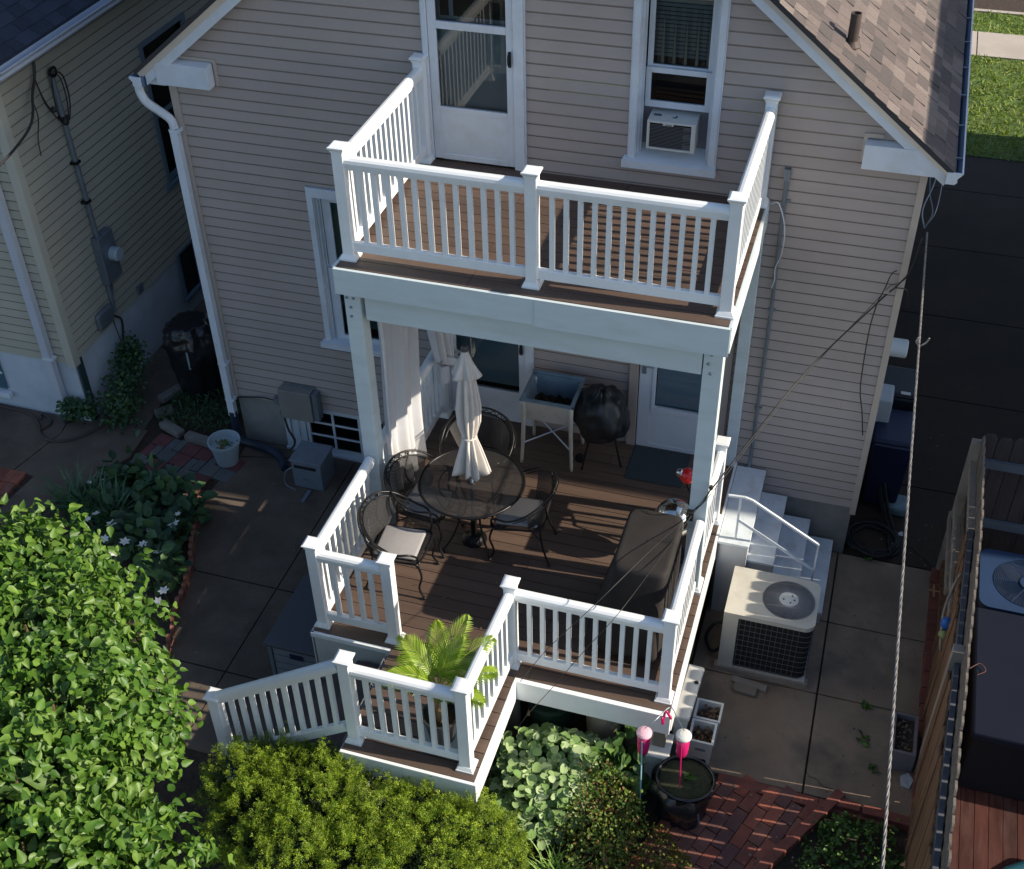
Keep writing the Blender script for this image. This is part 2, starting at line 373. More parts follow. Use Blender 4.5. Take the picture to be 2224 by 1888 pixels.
def boards(mb, x0, x1, y0, y1, z, w=.137, gap=.007, th=.025, seed=1):
    r = random.Random(seed); y = y0
    while y < y1-.02:
        ye = min(y+w, y1); xs = [x0]
        if x1-x0 > 2.5:
            xs.append(x0+(x1-x0)*r.choice([.35,.5,.62]))
        xs.append(x1)
        for p, q in zip(xs, xs[1:]):
            mb.box(p+(.002 if p != x0 else 0), q-(.002 if q != x1 else 0), y, ye-gap, z-th, z)
        y += w
    return mb
def leafcloud(name, P, Nrm, size, mat, shape='oval', parent=None, jit=.5, origin=None, droop=0., fold=.18):
    P = np.asarray(P, float); Nrm = np.asarray(Nrm, float); n = len(P)
    size = np.broadcast_to(np.asarray(size, float), (n,)).copy()*rng.uniform(.7, 1.25, n)
    T = {'oval': ([(0,0,0),(.30,.30,fold),(0,.42,0),(.30,.68,fold*.7),(0,1,-.05),(-.30,.30,fold),(-.30,.68,fold*.7)], [(0,1,3,4,2),(0,2,4,6,5)]),
         'heart': ([(0,0,0),(.27,.08,fold),(.36,.36,fold*1.1),(.20,.74,fold*.5),(0,1.1,-.18),(-.27,.08,fold),(-.36,.36,fold*1.1),(-.20,.74,fold*.5),(0,.45,0)], [(0,1,2,8),(8,2,3,4),(0,8,6,5),(8,4,7,6)]),
         'needle': ([(-.10,0,0),(.10,0,0),(.07,.6,.05),(0,1,0),(-.07,.6,.05)], [(0,1,2,3,4)]),
         'sprig': ([(-.06,0,0),(.06,0,0),(.02,1,.05),(-.5,.65,.1),(-.42,.78,.1),(.5,.65,.1),(.42,.8,.1),(0,.25,0),(-.4,.35,.35),(-.28,.45,.35),(.4,.35,.35),(.28,.47,.35)], [(0,1,2),(0,3,4),(1,6,5),(7,8,9),(7,11,10)]),
         'round': ([(0,0,0),(.33,.1,fold),(.46,.5,fold),(.3,.88,fold*.6),(0,1,0),(-.3,.88,fold*.6),(-.46,.5,fold),(-.33,.1,fold),(0,.5,0)], [(0,1,2,8),(8,2,3,4),(0,8,6,7),(8,4,5,6)])}[shape]
    tv = np.array(T[0]); tf = T[1]
    Nn = Nrm+rng.normal(0, jit, (n,3)); Nn /= np.linalg.norm(Nn, axis=1)[:,None]+1e-9
    d = rng.normal(0, 1, (n,3)); d[:,2] -= droop; d += Nrm*.6
    d -= Nn*(d*Nn).sum(1)[:,None]; d /= np.linalg.norm(d, axis=1)[:,None]+1e-9
    x = np.cross(d, Nn)
    V = P[:,None,:]+size[:,None,None]*(tv[None,:,0,None]*x[:,None,:]+tv[None,:,1,None]*d[:,None,:]+tv[None,:,2,None]*Nn[:,None,:])
    V = V.reshape(-1,3); k = len(tv)
    if parent is not None: org = np.array(ORG.get(parent.name) or (0,0,0))
    else: org = np.array(origin) if origin is not None else np.array([(V[:,0].min()+V[:,0].max())/2, (V[:,1].min()+V[:,1].max())/2, V[:,2].min()])
    V = V-org
    li = []; ls = []; lt = []; c = 0
    for f in tf: ls.append(c); lt.append(len(f)); li += list(f); c += len(f)
    li = np.array(li); ls = np.array(ls); lt = np.array(lt)
    LI = (li[None]+(np.arange(n)*k)[:,None]).ravel(); LS = (ls[None]+(np.arange(n)*c)[:,None]).ravel(); LT = np.tile(lt, n)
    me = bpy.data.meshes.new(name); me.vertices.add(len(V)); me.vertices.foreach_set('co', V.ravel().astype('f'))
    me.loops.add(len(LI)); me.loops.foreach_set('vertex_index', LI.astype('i')); me.polygons.add(len(LS))
    me.polygons.foreach_set('loop_start', LS.astype('i')); me.polygons.foreach_set('loop_total', LT.astype('i')); me.update(calc_edges=True)
    me.materials.append(mat); o = bpy.data.objects.new(name, me); COL.objects.link(o)
    if parent is not None: o.parent = parent; ORG[o.name] = Vector(org)
    else: o.location = org; ORG[o.name] = Vector(org)
    return o
def nzf(x, y, z, s=1., seed=0): return MN.noise(Vector((x*s+seed*7.3, y*s-seed*3.1, z*s+seed)))
def tufts(C, Nn, k, L, spread, gather=.5):
    """k leaves scattered round a short twig at every centre, along its normal"""
    n = len(C); t = rng.uniform(0, 1, (n,k)); d = Nn+rng.normal(0,.35,(n,3)); d /= np.linalg.norm(d,axis=1)[:,None]
    l = L*rng.uniform(.5,1.3,n)
    P = C[:,None,:]+d[:,None,:]*(t*l[:,None])[:,:,None]+rng.normal(0,1,(n,k,3))*spread*(1.1-gather*t)[:,:,None]
    Q = np.repeat(d[:,None,:], k, 1)+rng.normal(0,.3,(n,k,3)); Q /= np.linalg.norm(Q,axis=2)[:,:,None]
    return P.reshape(-1,3), Q.reshape(-1,3)
def shell(blobs, dens, r0=.8, r1=1.02, zmin=None, up=-.5, lump=.12):
    """points on ellipsoid shells that lie outside the other blobs"""
    P = []; Nn = []
    for i, (x, y, z, rx, ry, rz) in enumerate(blobs):
        n = int(dens*4*math.pi*((rx*ry+ry*rz+rx*rz)/3))
        d = rng.normal(0, 1, (n,3)); d /= np.linalg.norm(d, axis=1)[:,None]; d = d[d[:,2] > up]
        ph = rng.uniform(0, 6, 6)
        l = 1+lump*(np.sin(d[:,0]*5+ph[0])*np.sin(d[:,1]*5+ph[1])+.7*np.sin(d[:,2]*8+ph[2])*np.sin(d[:,0]*9+ph[3]))
        r = rng.uniform(r0, r1, len(d))*l
        p = np.array([x,y,z])+d*r[:,None]*np.array([rx,ry,rz])
        keep = np.ones(len(p), bool)
        for j, (a,b,c,qx,qy,qz) in enumerate(blobs):
            if j == i: continue
            q = (p-np.array([a,b,c]))/np.array([qx,qy,qz]); keep &= (q**2).sum(1) > r0*r0*.8
        if zmin is not None: keep &= p[:,2] > zmin
        P.append(p[keep]); nn = d/np.array([rx,ry,rz]); nn /= np.linalg.norm(nn, axis=1)[:,None]; Nn.append(nn[keep])
    return np.concatenate(P), np.concatenate(Nn)
# ================================================================ SETTING
m = MB().quad((-60,-40,G-.03),(60,-40,G-.03),(60,60,G-.03),(-60,60,G-.03)); struct(m, 'ground', SOIL)
# left patio slabs
m = MB(); g_ = .008
def slab(mb, poly, top=G, th=.05): mb.prism(poly, top-th, top)
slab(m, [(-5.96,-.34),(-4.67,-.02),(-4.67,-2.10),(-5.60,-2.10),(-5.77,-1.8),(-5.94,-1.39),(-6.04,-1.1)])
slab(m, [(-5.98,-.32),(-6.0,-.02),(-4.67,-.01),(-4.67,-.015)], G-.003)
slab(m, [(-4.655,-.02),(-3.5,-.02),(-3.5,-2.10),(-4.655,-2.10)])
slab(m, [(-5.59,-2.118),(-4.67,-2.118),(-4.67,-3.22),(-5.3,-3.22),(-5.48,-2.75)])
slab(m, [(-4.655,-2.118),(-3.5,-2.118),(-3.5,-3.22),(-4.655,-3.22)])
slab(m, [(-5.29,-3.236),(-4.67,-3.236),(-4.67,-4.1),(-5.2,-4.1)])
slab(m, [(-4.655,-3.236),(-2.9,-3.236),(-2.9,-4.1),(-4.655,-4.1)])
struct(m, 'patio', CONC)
m = MB(); slab(m, [(-9.9,-.2),(-8.30,-.2),(-8.22,-.53),(-8.37,-1.25),(-9.9,-1.33)])
slab(m, [(-8.285,-.2),(-7.25,-.2),(-7.20,-.68),(-7.55,-1.5),(-8.1,-2.6),(-8.7,-3.4),(-9.9,-4.4),(-9.9,-3.8),(-8.13,-1.85),(-8.07,-1.28),(-8.35,-1.25),(-8.205,-.53)])
slab(m, [(-7.95,-.19),(-7.3,-.19),(-7.38,.57),(-6.3,2.8),(-6.3,9),(-7.95,9)])
struct(m, 'side_path', CONC)
# right concrete
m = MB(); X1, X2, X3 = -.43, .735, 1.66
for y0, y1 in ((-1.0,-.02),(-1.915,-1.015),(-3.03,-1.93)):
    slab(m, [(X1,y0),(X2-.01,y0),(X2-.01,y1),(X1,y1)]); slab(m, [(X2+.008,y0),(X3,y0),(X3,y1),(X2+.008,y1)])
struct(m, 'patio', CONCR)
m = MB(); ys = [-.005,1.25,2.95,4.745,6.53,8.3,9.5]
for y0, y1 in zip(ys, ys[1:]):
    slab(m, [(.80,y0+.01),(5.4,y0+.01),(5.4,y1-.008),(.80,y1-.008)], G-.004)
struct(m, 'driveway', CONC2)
m = MB().quad((-30,9.5,G+.002),(30,9.5,G+.002),(30,13.55,G+.002),(-30,13.55,G+.002)).quad((-30,14.75,G+.002),(30,14.75,G+.002),(30,15.8,G+.002),(-30,15.8,G+.002)); struct(m, 'lawn', GRASSB)
m = MB()
for i in range(-16, 18): m.box(1.86+i*1.55, 1.86+i*1.55+1.53, 13.57, 14.73, G-.06, G+.02)
struct(m, 'sidewalk', WALKC)
m = MB().box(-30,30,15.85,24,G-.08,G-.04); struct(m, 'street', ASPH)
m = MB().box(-30,30,15.78,15.9,G-.1,G+.03); struct(m, 'kerb', WALKC)
P = np.stack([rng.uniform(1.5,3.4,9000), rng.uniform(9.5,15.8,9000), np.full(9000, G)], 1); P = P[(P[:,1] < 13.55)|(P[:,1] > 14.72)]
GRB = pm('grass_blades', (.1,.2,.02), .6, .35, 1.5, trans=.25, ramp=[(.12,.20,.015),(.20,.30,.025),(.30,.36,.05)], dirt=((.2,.19,.07), .4, 1.5))
tag(leafcloud('grass', P, np.tile([[0,-.3,1.]], (len(P),1)), .085, GRB, 'needle', jit=.9), kind='stuff')
# brick path
m = MB(); A = math.radians(-21); ca, sa = math.cos(A), math.sin(A)
r = random.Random(3)
for i in range(-22, 22):
    for j in range(-14, 14):
        u = (i*.112); v = j*.224+(.112 if i % 2 else 0)
        x = .3+u*ca-v*sa; y = -3.6+u*sa+v*ca
        if y > -3.10 or y < -5.2: continue
        lim = .98-(-3.0-y)*.55
        if x > lim-.02 or x < -.16-(-3.05-y)*.42: continue
        R = Matrix.Rotation(A+r.uniform(-.03,.03), 3, 'Z')@Matrix.Rotation(r.uniform(-.02,.02), 3, 'X')
        m.obb((x, y, G-.03+r.uniform(-.004,.006)), .053, .107, .035, R)
for k in range(7): m.obb((.12+k*.215, -3.085-(k*.004), G-.03), .104, .05, .036, Matrix.Rotation(r.uniform(-.03,.03),3,'Z'))
struct(m, 'brick_path', BRICK)
m = MB()
for i in range(5):
    for j in range(14): m.obb((-9.5+j*.105+.0, -1.36-i*.21, G-.03), .05, .1, .034, Matrix.Rotation(.05,3,'Z')) if (-9.5+j*.105 < -8.14-.0*i) else None
struct(m, 'brick_path', BRICK)
# paver patch
m = MB(); A = math.radians(-9); R = Matrix.Rotation(A, 3, 'Z')
for i in range(6):
    for j in range(4):
        w_ = .2; u = i*.205; v = -j*.2
        c = Vector((-6.98+.0, -.32, 0))+R@Vector((u-.0*j, v, 0))
        if i == 5 and j > 1: continue
        if (i+j) % 3 == 1:
            for q in (-.05,.05): m.obb((c.x+q*1.0, c.y, G-.02), .046, .095, .026, R)
        else: m.obb((c.x, c.y, G-.02), .097, .095, .026, R)
struct(m, 'paved_strip', PAVER)
# ================================================================ MAIN HOUSE
house = thing('tan_house', 'tan clapboard house with white trim and two decks on its gabled rear wall', 'house', (-2.65, 0, G))
XL, XR, ZB = -6.09, .79, -.34
HOLES = [(-3.505,-2.60,2.90,5.02),(-1.665,-.917,3.12,4.76),(-4.83,-3.93,.60,2.47),(-3.50,-2.55,-.06,2.08),(-1.56,-.57,-.06,2.08),(-5.24,-4.3,-.40,-.33)]
def lim(z):
    a, b = XL, XR-.02
    if z > 3.38: a = max(a, (z-4.38)/.8-5.3); b = min(b, (4.29-z)/.8)
    return (a+.0, b)
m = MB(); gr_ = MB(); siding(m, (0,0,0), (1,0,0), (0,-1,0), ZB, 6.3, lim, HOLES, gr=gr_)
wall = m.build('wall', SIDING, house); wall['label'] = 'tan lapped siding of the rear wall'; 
_r = random.Random(31)
for k in range(26):
    kk = _r.randint(2,58); zz = ZB+kk*.11; xx = _r.uniform(-5.9,.6)
    if any(h[0]-.1 < xx < h[1]+.1 and h[2]-.15 < zz < h[3]+.1 for h in HOLES) or not (lim(zz+.2)[0] < xx < lim(zz+.2)[1]): continue
    gr_.add([(xx,-.0135,zz),(xx+.003,-.0135,zz),(xx+.003,-.004,zz+.092),(xx,-.004,zz+.092)],[(0,1,2,3)])
gr_.build('lap_lines', LAPS, wall)
for a_ in (((XR,0,0), (0,1,0), (1,0,0), ZB, 3.45, lambda z: (0,9.3), []), ((XL,0,0), (0,1,0), (-1,0,0), ZB, 3.45, lambda z: (0,9.3), []), ((0,9.3,0), (1,0,0), (0,1,0), ZB, 6.3, lim, [])):
    m = MB(); g2_ = MB(); siding(m, *a_, gr=g2_); wo = m.build('wall', SIDING, house); g2_.build('lap_lines', LAPS, wo)
m = MB(); # foundation with basement window opening
m.box(XL+.02,-5.24,.02,.25,G-.3,ZB-.002).box(-4.3,XR-.012,.02,.25,G-.3,ZB-.002).box(-5.24,-4.3,.02,.25,G-.3,-.95)
m.box(XR-.25,XR-.012,.25,9.3,G-.3,ZB-.002).box(XL+.02,XL+.25,.25,9.3,G-.3,ZB-.002)
m.build('foundation', FOUND, house)
m = MB().box(XR-.03,XR+.028,-.022,.09,-.42,3.40); m.build('corner_board', CORNER, house)
m = MB().box(XL-.03,XL+.05,-.022,.09,-.36,3.44); m.build('corner_board', CORNER, house)
# roof
def rz(x): return 4.29-.8*x if x > -2.706 else 4.38+.8*(x+5.3)
def slabroof(mb, xa, xb, y0, y1, t0, t1):
    za, zb = rz(xa if xa < xb else xa), rz(xb)
    mb.add([(xa,y0,za+t0),(xb,y0,zb+t0),(xb,y1,zb+t0),(xa,y1,za+t0),(xa,y0,za+t1),(xb,y0,zb+t1),(xb,y1,zb+t1),(xa,y1,za+t1)],
           [(0,3,2,1),(4,5,6,7),(0,1,5,4),(1,2,6,5),(2,3,7,6),(3,0,4,7)])
m = MB(); slabroof(m, -2.7055, .985, -.155, 9.45, -.05, -.012); slabroof(m, -6.36, -2.7065, -.155, 9.45, -.05, .0)
rf = m.build('roof', SHING, house)
m = MB(); r = random.Random(5); sl_ = math.sqrt(1+.64); ux, uz = -1/sl_, .8/sl_
k = 0; s = -.01
while s < 4.45:
    y = -.175-r.random()*.15
    while y < 9.45:
        wd = r.choice([.10,.14,.17,.22]); dark = r.random()
        y0 = max(y, -.175); y1 = y+wd-.004
        th = .012 if r.random() < .55 else .005
        if y1 > y0+.01 and (y < 6 or s > 9):
            ex = .13
            s0 = s-(.0 if th > .01 else .012)
            a = Vector((.99+ux*s0, 0, rz(.99)+uz*s0)); b = Vector((.99+ux*(s0+ex+.02), 0, rz(.99)+uz*(s0+ex+.02)))
            n = Vector((.8/sl_, 0, 1/sl_)); h0 = .004+th
            pts = [(a.x+n.x*0-.0, a.z-.012), (a.x+n.x*h0, a.z+n.z*h0-.012), (b.x+n.x*.003, b.z+n.z*.003-.012), (b.x, b.z-.012)]
            m.add([(p[0], y0, p[1]) for p in pts]+[(p[0], y1, p[1]) for p in pts], [(0,1,2,3),(7,6,5,4),(0,4,5,1),(1,5,6,2)])
        y += wd
    s += .13
m.build('shingles', SHING, rf)
m = MB(); m.lathe([(.075,0),(.075,.01),(.05,.035),(.043,.05),(.043,.27),(.036,.27),(.034,.2)], (.045,.29,4.235), 18)
m.build('vent_pipe', pm('rusty_black_pipe', (.06,.045,.04), .6, .2, 8, dirt=((.16,.08,.04),.5,9)), rf, smooth=False)
# rakes : frieze, rake face, moulding, drip
def rake(x0, x1, dz, mat, ya, yb, zlo, zhi, nm):
    q = MB(); a, b = rz(x0)+dz, rz(x1)+dz
    q.add([(x0,ya,a+zlo),(x1,ya,b+zlo),(x1,yb,b+zlo),(x0,yb,a+zlo),(x0,ya,a+zhi),(x1,ya,b+zhi),(x1,yb,b+zhi),(x0,yb,a+zhi)],
          [(0,3,2,1),(4,5,6,7),(0,1,5,4),(1,2,6,5),(2,3,7,6),(3,0,4,7)]); return q.build(nm, mat, house)
rake(-2.7, .945, 0, TRIM, -.128, -.10, -.20, -.055, 'rake_board'); rake(-6.28, -2.7, 0, TRIM, -.128, -.10, -.22, -.055, 'rake_board')
q = MB()
for xa, xb in ((-2.7,.97),(-6.33,-2.7)):
    a, b = rz(xa), rz(xb)
    q.add([(xa,-.128,a-.12),(xb,-.128,b-.12),(xb,-.17,b-.05),(xa,-.17,a-.05),(xa,-.10,a-.05),(xb,-.10,b-.05)], [(0,1,2,3),(3,2,5,4),(0,3,4),(1,5,2)])
q.build('rake_moulding', RAKEM, house)
q = MB()
for xa, xb in ((-2.7,.99),(-6.36,-2.7)):
    a, b = rz(xa), rz(xb)
    q.add([(xa,-.182,a-.05),(xb,-.182,b-.05),(xb,-.182,b-.0),(xa,-.182,a-.0),(xa,-.157,a-.05),(xb,-.157,b-.05)], [(0,1,2,3),(0,4,5,1)])
q.build('drip_edge', pm('dark_drip_edge', (.03,.03,.035), .6, 0), house)
q = MB()
for xa, xb in ((-2.7,.96),(-6.3,-2.7)):
    a, b = rz(xa), rz(xb)
    q.add([(xa,-.10,a-.19),(xb,-.10,b-.19),(xb,.0,b-.19),(xa,.0,a-.19)], [(0,1,2,3)])
q.build('soffit', TRIM, house)
def ret(x0, x1, z0, z1, d, tilt):
    q = MB(); q.add([(x0,-d,z0),(x1,-d,z0),(x1,-.003,z0),(x0,-.003,z0),(x0,-d,z1-tilt),(x1,-d,z1-tilt),(x1,-.003,z1),(x0,-.003,z1)],
        [(0,3,2,1),(4,5,6,7),(0,1,5,4),(1,2,6,5),(2,3,7,6),(3,0,4,7)]); return q.build('cornice_return', TRIM, house, bevel=.004)
q = MB(); pf = [(.285,3.40),(.95,3.40),(.95,3.46),(.75,3.615),(.285,3.61)]
q.add([(a,-.135,b) for a,b in pf]+[(a,-.003,b+.0) for a,b in pf], [(0,1,2,3,4),(9,8,7,6,5)]+[(i,i+5,(i+1)%5+5,(i+1)%5) for i in range(5)]); q.build('cornice_return', TRIM, house, bevel=.003)
ret(-6.16,-5.615,3.40,3.625,.135,.012)
q = MB().box(.265,.30,-.03,-.003,3.42,3.66).box(.30,.42,-.03,-.003,3.63,3.665); q.build('return_flashing', CORNER, house)
q = MB().box(-5.60,-5.575,-.03,-.003,3.40,3.66).box(-5.95,-5.60,-.03,-.003,3.635,3.66); q.build('return_flashing', CORNER, house)
# eaves and gutters
q = MB().box(.80,.945,-.10,9.3,3.40,3.49); q.build('eave_soffit', TRIM, house)
q = MB().box(-6.30,-6.10,-.10,9.3,3.38,3.47); q.build('eave_soffit', TRIM, house)
GP = [(0,0),(.07,0),(.09,.02),(.085,.05),(.115,.085),(.115,.10),(.108,.10),(.078,.052),(.08,.022),(.066,.008),(.006,.008),(.006,.10),(0,.10)]
def gutter(x, z, sgn, y0, y1, nbr):
    q = MB(); pr_ = [(x+sgn*a, z+b) for a, b in GP]
    n = len(pr_); q.add([(p[0],y0,p[1]) for p in pr_]+[(p[0],y1,p[1]) for p in pr_], [(i,(i+1)%n,(i+1)%n+n,i+n) for i in range(n)])
    go = q.build('gutter', GUTM, house)
    q = MB(); q.add([(x+sgn*a, y0-.003, z+b) for a, b in ((0,0),(.07,0),(.09,.02),(.085,.05),(.115,.085),(.115,.10),(0,.10))]+[(x+sgn*a, y0-.02, z+b) for a, b in ((0,0),(.07,0),(.09,.02),(.085,.05),(.115,.085),(.115,.10),(0,.10))],
       [tuple(range(7)),tuple(range(7,14))[::-1]]+[(i,i+7,(i+1)%7+7,(i+1)%7) for i in range(7)]); q.build('end_cap', TRIM, go)
    for i in range(nbr):
        q = MB().box(x, x+sgn*.112, y0+.25+i*.62, y0+.262+i*.62, z+.094, z+.104); q.build('hanger', STEEL, go)
    return go
gutter(.948, 3.385, 1, -.17, 9.3, 12)
gutter(-6.305, 3.37, -1, -.17, 9.3, 3)
q = MB().ext((1.066,-.19,3.49),(1.066,9.3,3.49),[(-.006,-.012),(.006,-.012),(.006,.004),(-.006,.004)]); q.build('gutter_lip', TRIM, house)
# downspout left
dsp = bezier([(-6.37,-.13,3.38),(-6.37,-.13,3.30),(-6.33,-.12,3.20),(-6.22,-.09,3.10),(-6.14,-.07,3.02),(-6.125,-.06,2.92)], 5)
q = MB(); q.tube([tuple(p) for p in dsp], .042, 8)
q.box(-6.165,-6.085,-.10,-.03,-.60,2.93); dd = q.build('downspout', TRIM, house)
for z in (2.9,.12,-.38):
    MB().box(-6.168,-6.06,-.103,-.022,z,z+.03).build('strap', TRIM, dd)
q = MB().tube(bezier([(-6.125,-.065,-.55),(-6.12,-.07,-.8),(-6.08,-.10,-.93),(-5.9,-.14,-.93),(-5.68,-.2,-.90),(-5.5,-.26,-.93),(-5.36,-.42,-.94)],8), .048, 10); q.build('drain_hose', pm('navy_corrugated', (.02,.03,.055), .5, .1, 6, bump=.5, bs=20), house)
# rooms behind the openings
def room(x0, x1, z0, z1, d=.9, y=.10):
    m = MB(); m.quad((x0,y+d,z0),(x1,y+d,z0),(x1,y+d,z1),(x0,y+d,z1)).quad((x0,y,z0),(x0,y+d,z0),(x0,y+d,z1),(x0,y,z1)).quad((x1,y,z0),(x1,y+d,z0),(x1,y+d,z1),(x1,y,z1)).quad((x0,y,z0),(x1,y,z0),(x1,y+d,z0),(x0,y+d,z0)).quad((x0,y,z1),(x1,y,z1),(x1,y+d,z1),(x0,y+d,z1))
    return m.build('room', ROOM, house)
# unseen block added on the ridge, above the frame, to shade the left roof
q = MB().box(-3.9,-1.7,.12,9.2,5.3,7.9); q.build('shade_block', SIDING, house); q = MB().add([(-4.1,.02,7.9),(-1.5,.02,7.9),(-1.5,9.4,7.9),(-4.1,9.4,7.9),(-2.8,.02,8.6),(-2.8,9.4,8.6)],[(0,1,4),(3,5,2),(0,4,5,3),(1,2,5,4),(0,3,2,1)]); q.build('shade_block_roof', SHING, house)
# --- upper storm door
def frame_rect(mb, x0, x1, z0, z1, wl, wr, wb, wt, ya, yb):
    if wl: mb.box(x0, x0+wl, ya, yb, z0, z1)
    if wr: mb.box(x1-wr, x1, ya, yb, z0, z1)
    if wb: mb.box(x0+wl, x1-wr, ya, yb, z0, z0+wb)
    if wt: mb.box(x0+wl, x1-wr, ya, yb, z1-wt, z1)
    return mb
def storm_door(x0, x1, zb, zt, jx0, jx1, gz0, gz1, gz2, inner):
    """x0..x1 casing; jx0..jx1 door leaf; glass rows gz0-gz1 and gz2-top"""
    c = MB(); c.box(x0, jx0-.004, -.045, .08, zb, zt); c.box(jx1+.004, x1, -.045, .08, zb, zt); c.box(x0, x1, -.045, .08, zt, zt+.10)
    c.box(x0-.012,x0,-.03,.0,zb,zt+.1).box(x1,x1+.012,-.03,.0,zb,zt+.1)
    c.build('door_frame', TRIM, house, bevel=.003)
    d = MB(); sw = .075; d.box(jx0, jx0+sw, -.03, .015, zb+.02, zt-.01); d.box(jx1-sw+.015, jx1, -.03, .015, zb+.02, zt-.01)
    xa, xb = jx0+sw, jx1-sw+.015
    d.box(xa, xb, -.03, .015, zt-.09, zt-.01)
    if gz2: d.box(xa, xb, -.034, .015, gz1, gz2)
    d.box(xa, xb, -.026, .012, zb+.02, gz0-.05); d.box(xa, xb, -.034, .015, gz0-.05, gz0)
    d.box(xa, xb, -.034, .012, zb+.02, zb+.07)
    dr = d.build('door', TRIM, house, bevel=.003); dr['label'] = 'white storm door'
    MB().quad((xa,-.012,gz0),(xb,-.012,gz0),(xb,-.012,zt-.09),(xa,-.012,zt-.09)).build('pane', GLASSD if inner != 'up' else GLASS, dr)
    h = MB(); hx = jx1-.028; hz = zb+1.03 if inner == 'up' else zb+.98
    h.box(hx-.012, hx+.012, -.045, -.03, hz-.075, hz+.06); h.tube(bezier([(hx,-.045,hz+.045),(hx,-.075,hz+.03),(hx,-.078,hz-.03),(hx,-.045,hz-.06)],4), .009, 6)
    h.build('handle', BLACKM, dr)
    return xa, xb
xa, xb = storm_door(-3.505, -2.60, 2.94, 4.95, -3.455, -2.695, 3.465, 4.17, 4.235, 'up')
room(-3.47,-2.62,2.9,5.0,.7,.16)
q = MB().box(xa-.03,xb+.03,.05,.09,2.96,4.93); q.build('inner_door', pm('grey_inner_panel', (.26,.28,.30), .5, .05), house)
q = MB().quad((xa+.02,.045,4.26),(xa+.10,.045,4.26),(xa+.10,.045,4.88),(xa+.02,.045,4.88)).quad((xa+.14,.046,4.26),(xb-.02,.046,4.26),(xb-.02,.046,4.88),(xa+.14,.046,4.88)); q.build('inner_glass', DARK, house)
# --- lower storm door (glass storm)
xa, xb = storm_door(-3.50, -2.555, -.01, 2.05, -3.44, -2.635, .395, 2.3, 0, 'low')
room(-3.46,-2.57,-.05,2.08,.5,.16)
m = MB()
for i in range(62):
    z = .42+i*.025; m.quad((xa-.02,.05,z),(xb+.02,.05,z),(xb+.02,.065,z+.021),(xa-.02,.065,z+.021))
m.build('blind', BLIND, house)
# --- lower right entry door
c = MB(); c.box(-1.55,-1.46,-.05,.08,-.01,2.08).box(-.64,-.57,-.05,.08,-.01,2.08).box(-1.55,-.57,-.05,.08,2.08,2.18).box(-1.57,-1.55,-.02,.02,-.05,2.15)
c.build('door_frame', pm('taupe_trim', (.36,.31,.28), .5, .05), house, bevel=.003)
d = MB(); d.box(-1.45,-1.32,-.035,.02,.0,2.05).box(-.75,-.65,-.035,.02,.0,2.05).box(-1.32,-.75,-.035,.02,1.9,2.05).box(-1.32,-.75,-.03,.02,.0,.47).box(-1.32,-.75,-.045,.02,.47,.53)
d.box(-1.32,-1.285,-.045,.02,.53,1.9).box(-.785,-.75,-.045,.02,.53,1.9).box(-1.32,-.75,-.036,.0,.0,.05)
dr = d.build('door', pm('blue_white_door', (.55,.60,.66), .45, .04), house, bevel=.003); dr['label'] = 'white half-glass back door'
MB().quad((-1.285,-.012,.53),(-.785,-.012,.53),(-.785,-.012,1.9),(-1.285,-.012,1.9)).build('pane', GLASS, dr)
MB().box(-1.425,-1.385,-.045,-.035,.92,1.14).tube(bezier([(-1.405,-.05,1.06),(-1.405,-.09,1.06),(-1.36,-.095,1.05),(-1.30,-.09,1.045)],4), .01, 6).build('handle', STEEL, dr)
m = MB()
for i in range(57):
    z = .54+i*.024; m.quad((-1.28,.005,z),(-.79,.005,z),(-.79,.019,z+.019),(-1.28,.019,z+.019))
m.build('blind', pm('bluish_blind', (.50,.56,.60), .6, .03), dr)
room(-1.46,-.64,-.02,2.05,.4,.1)
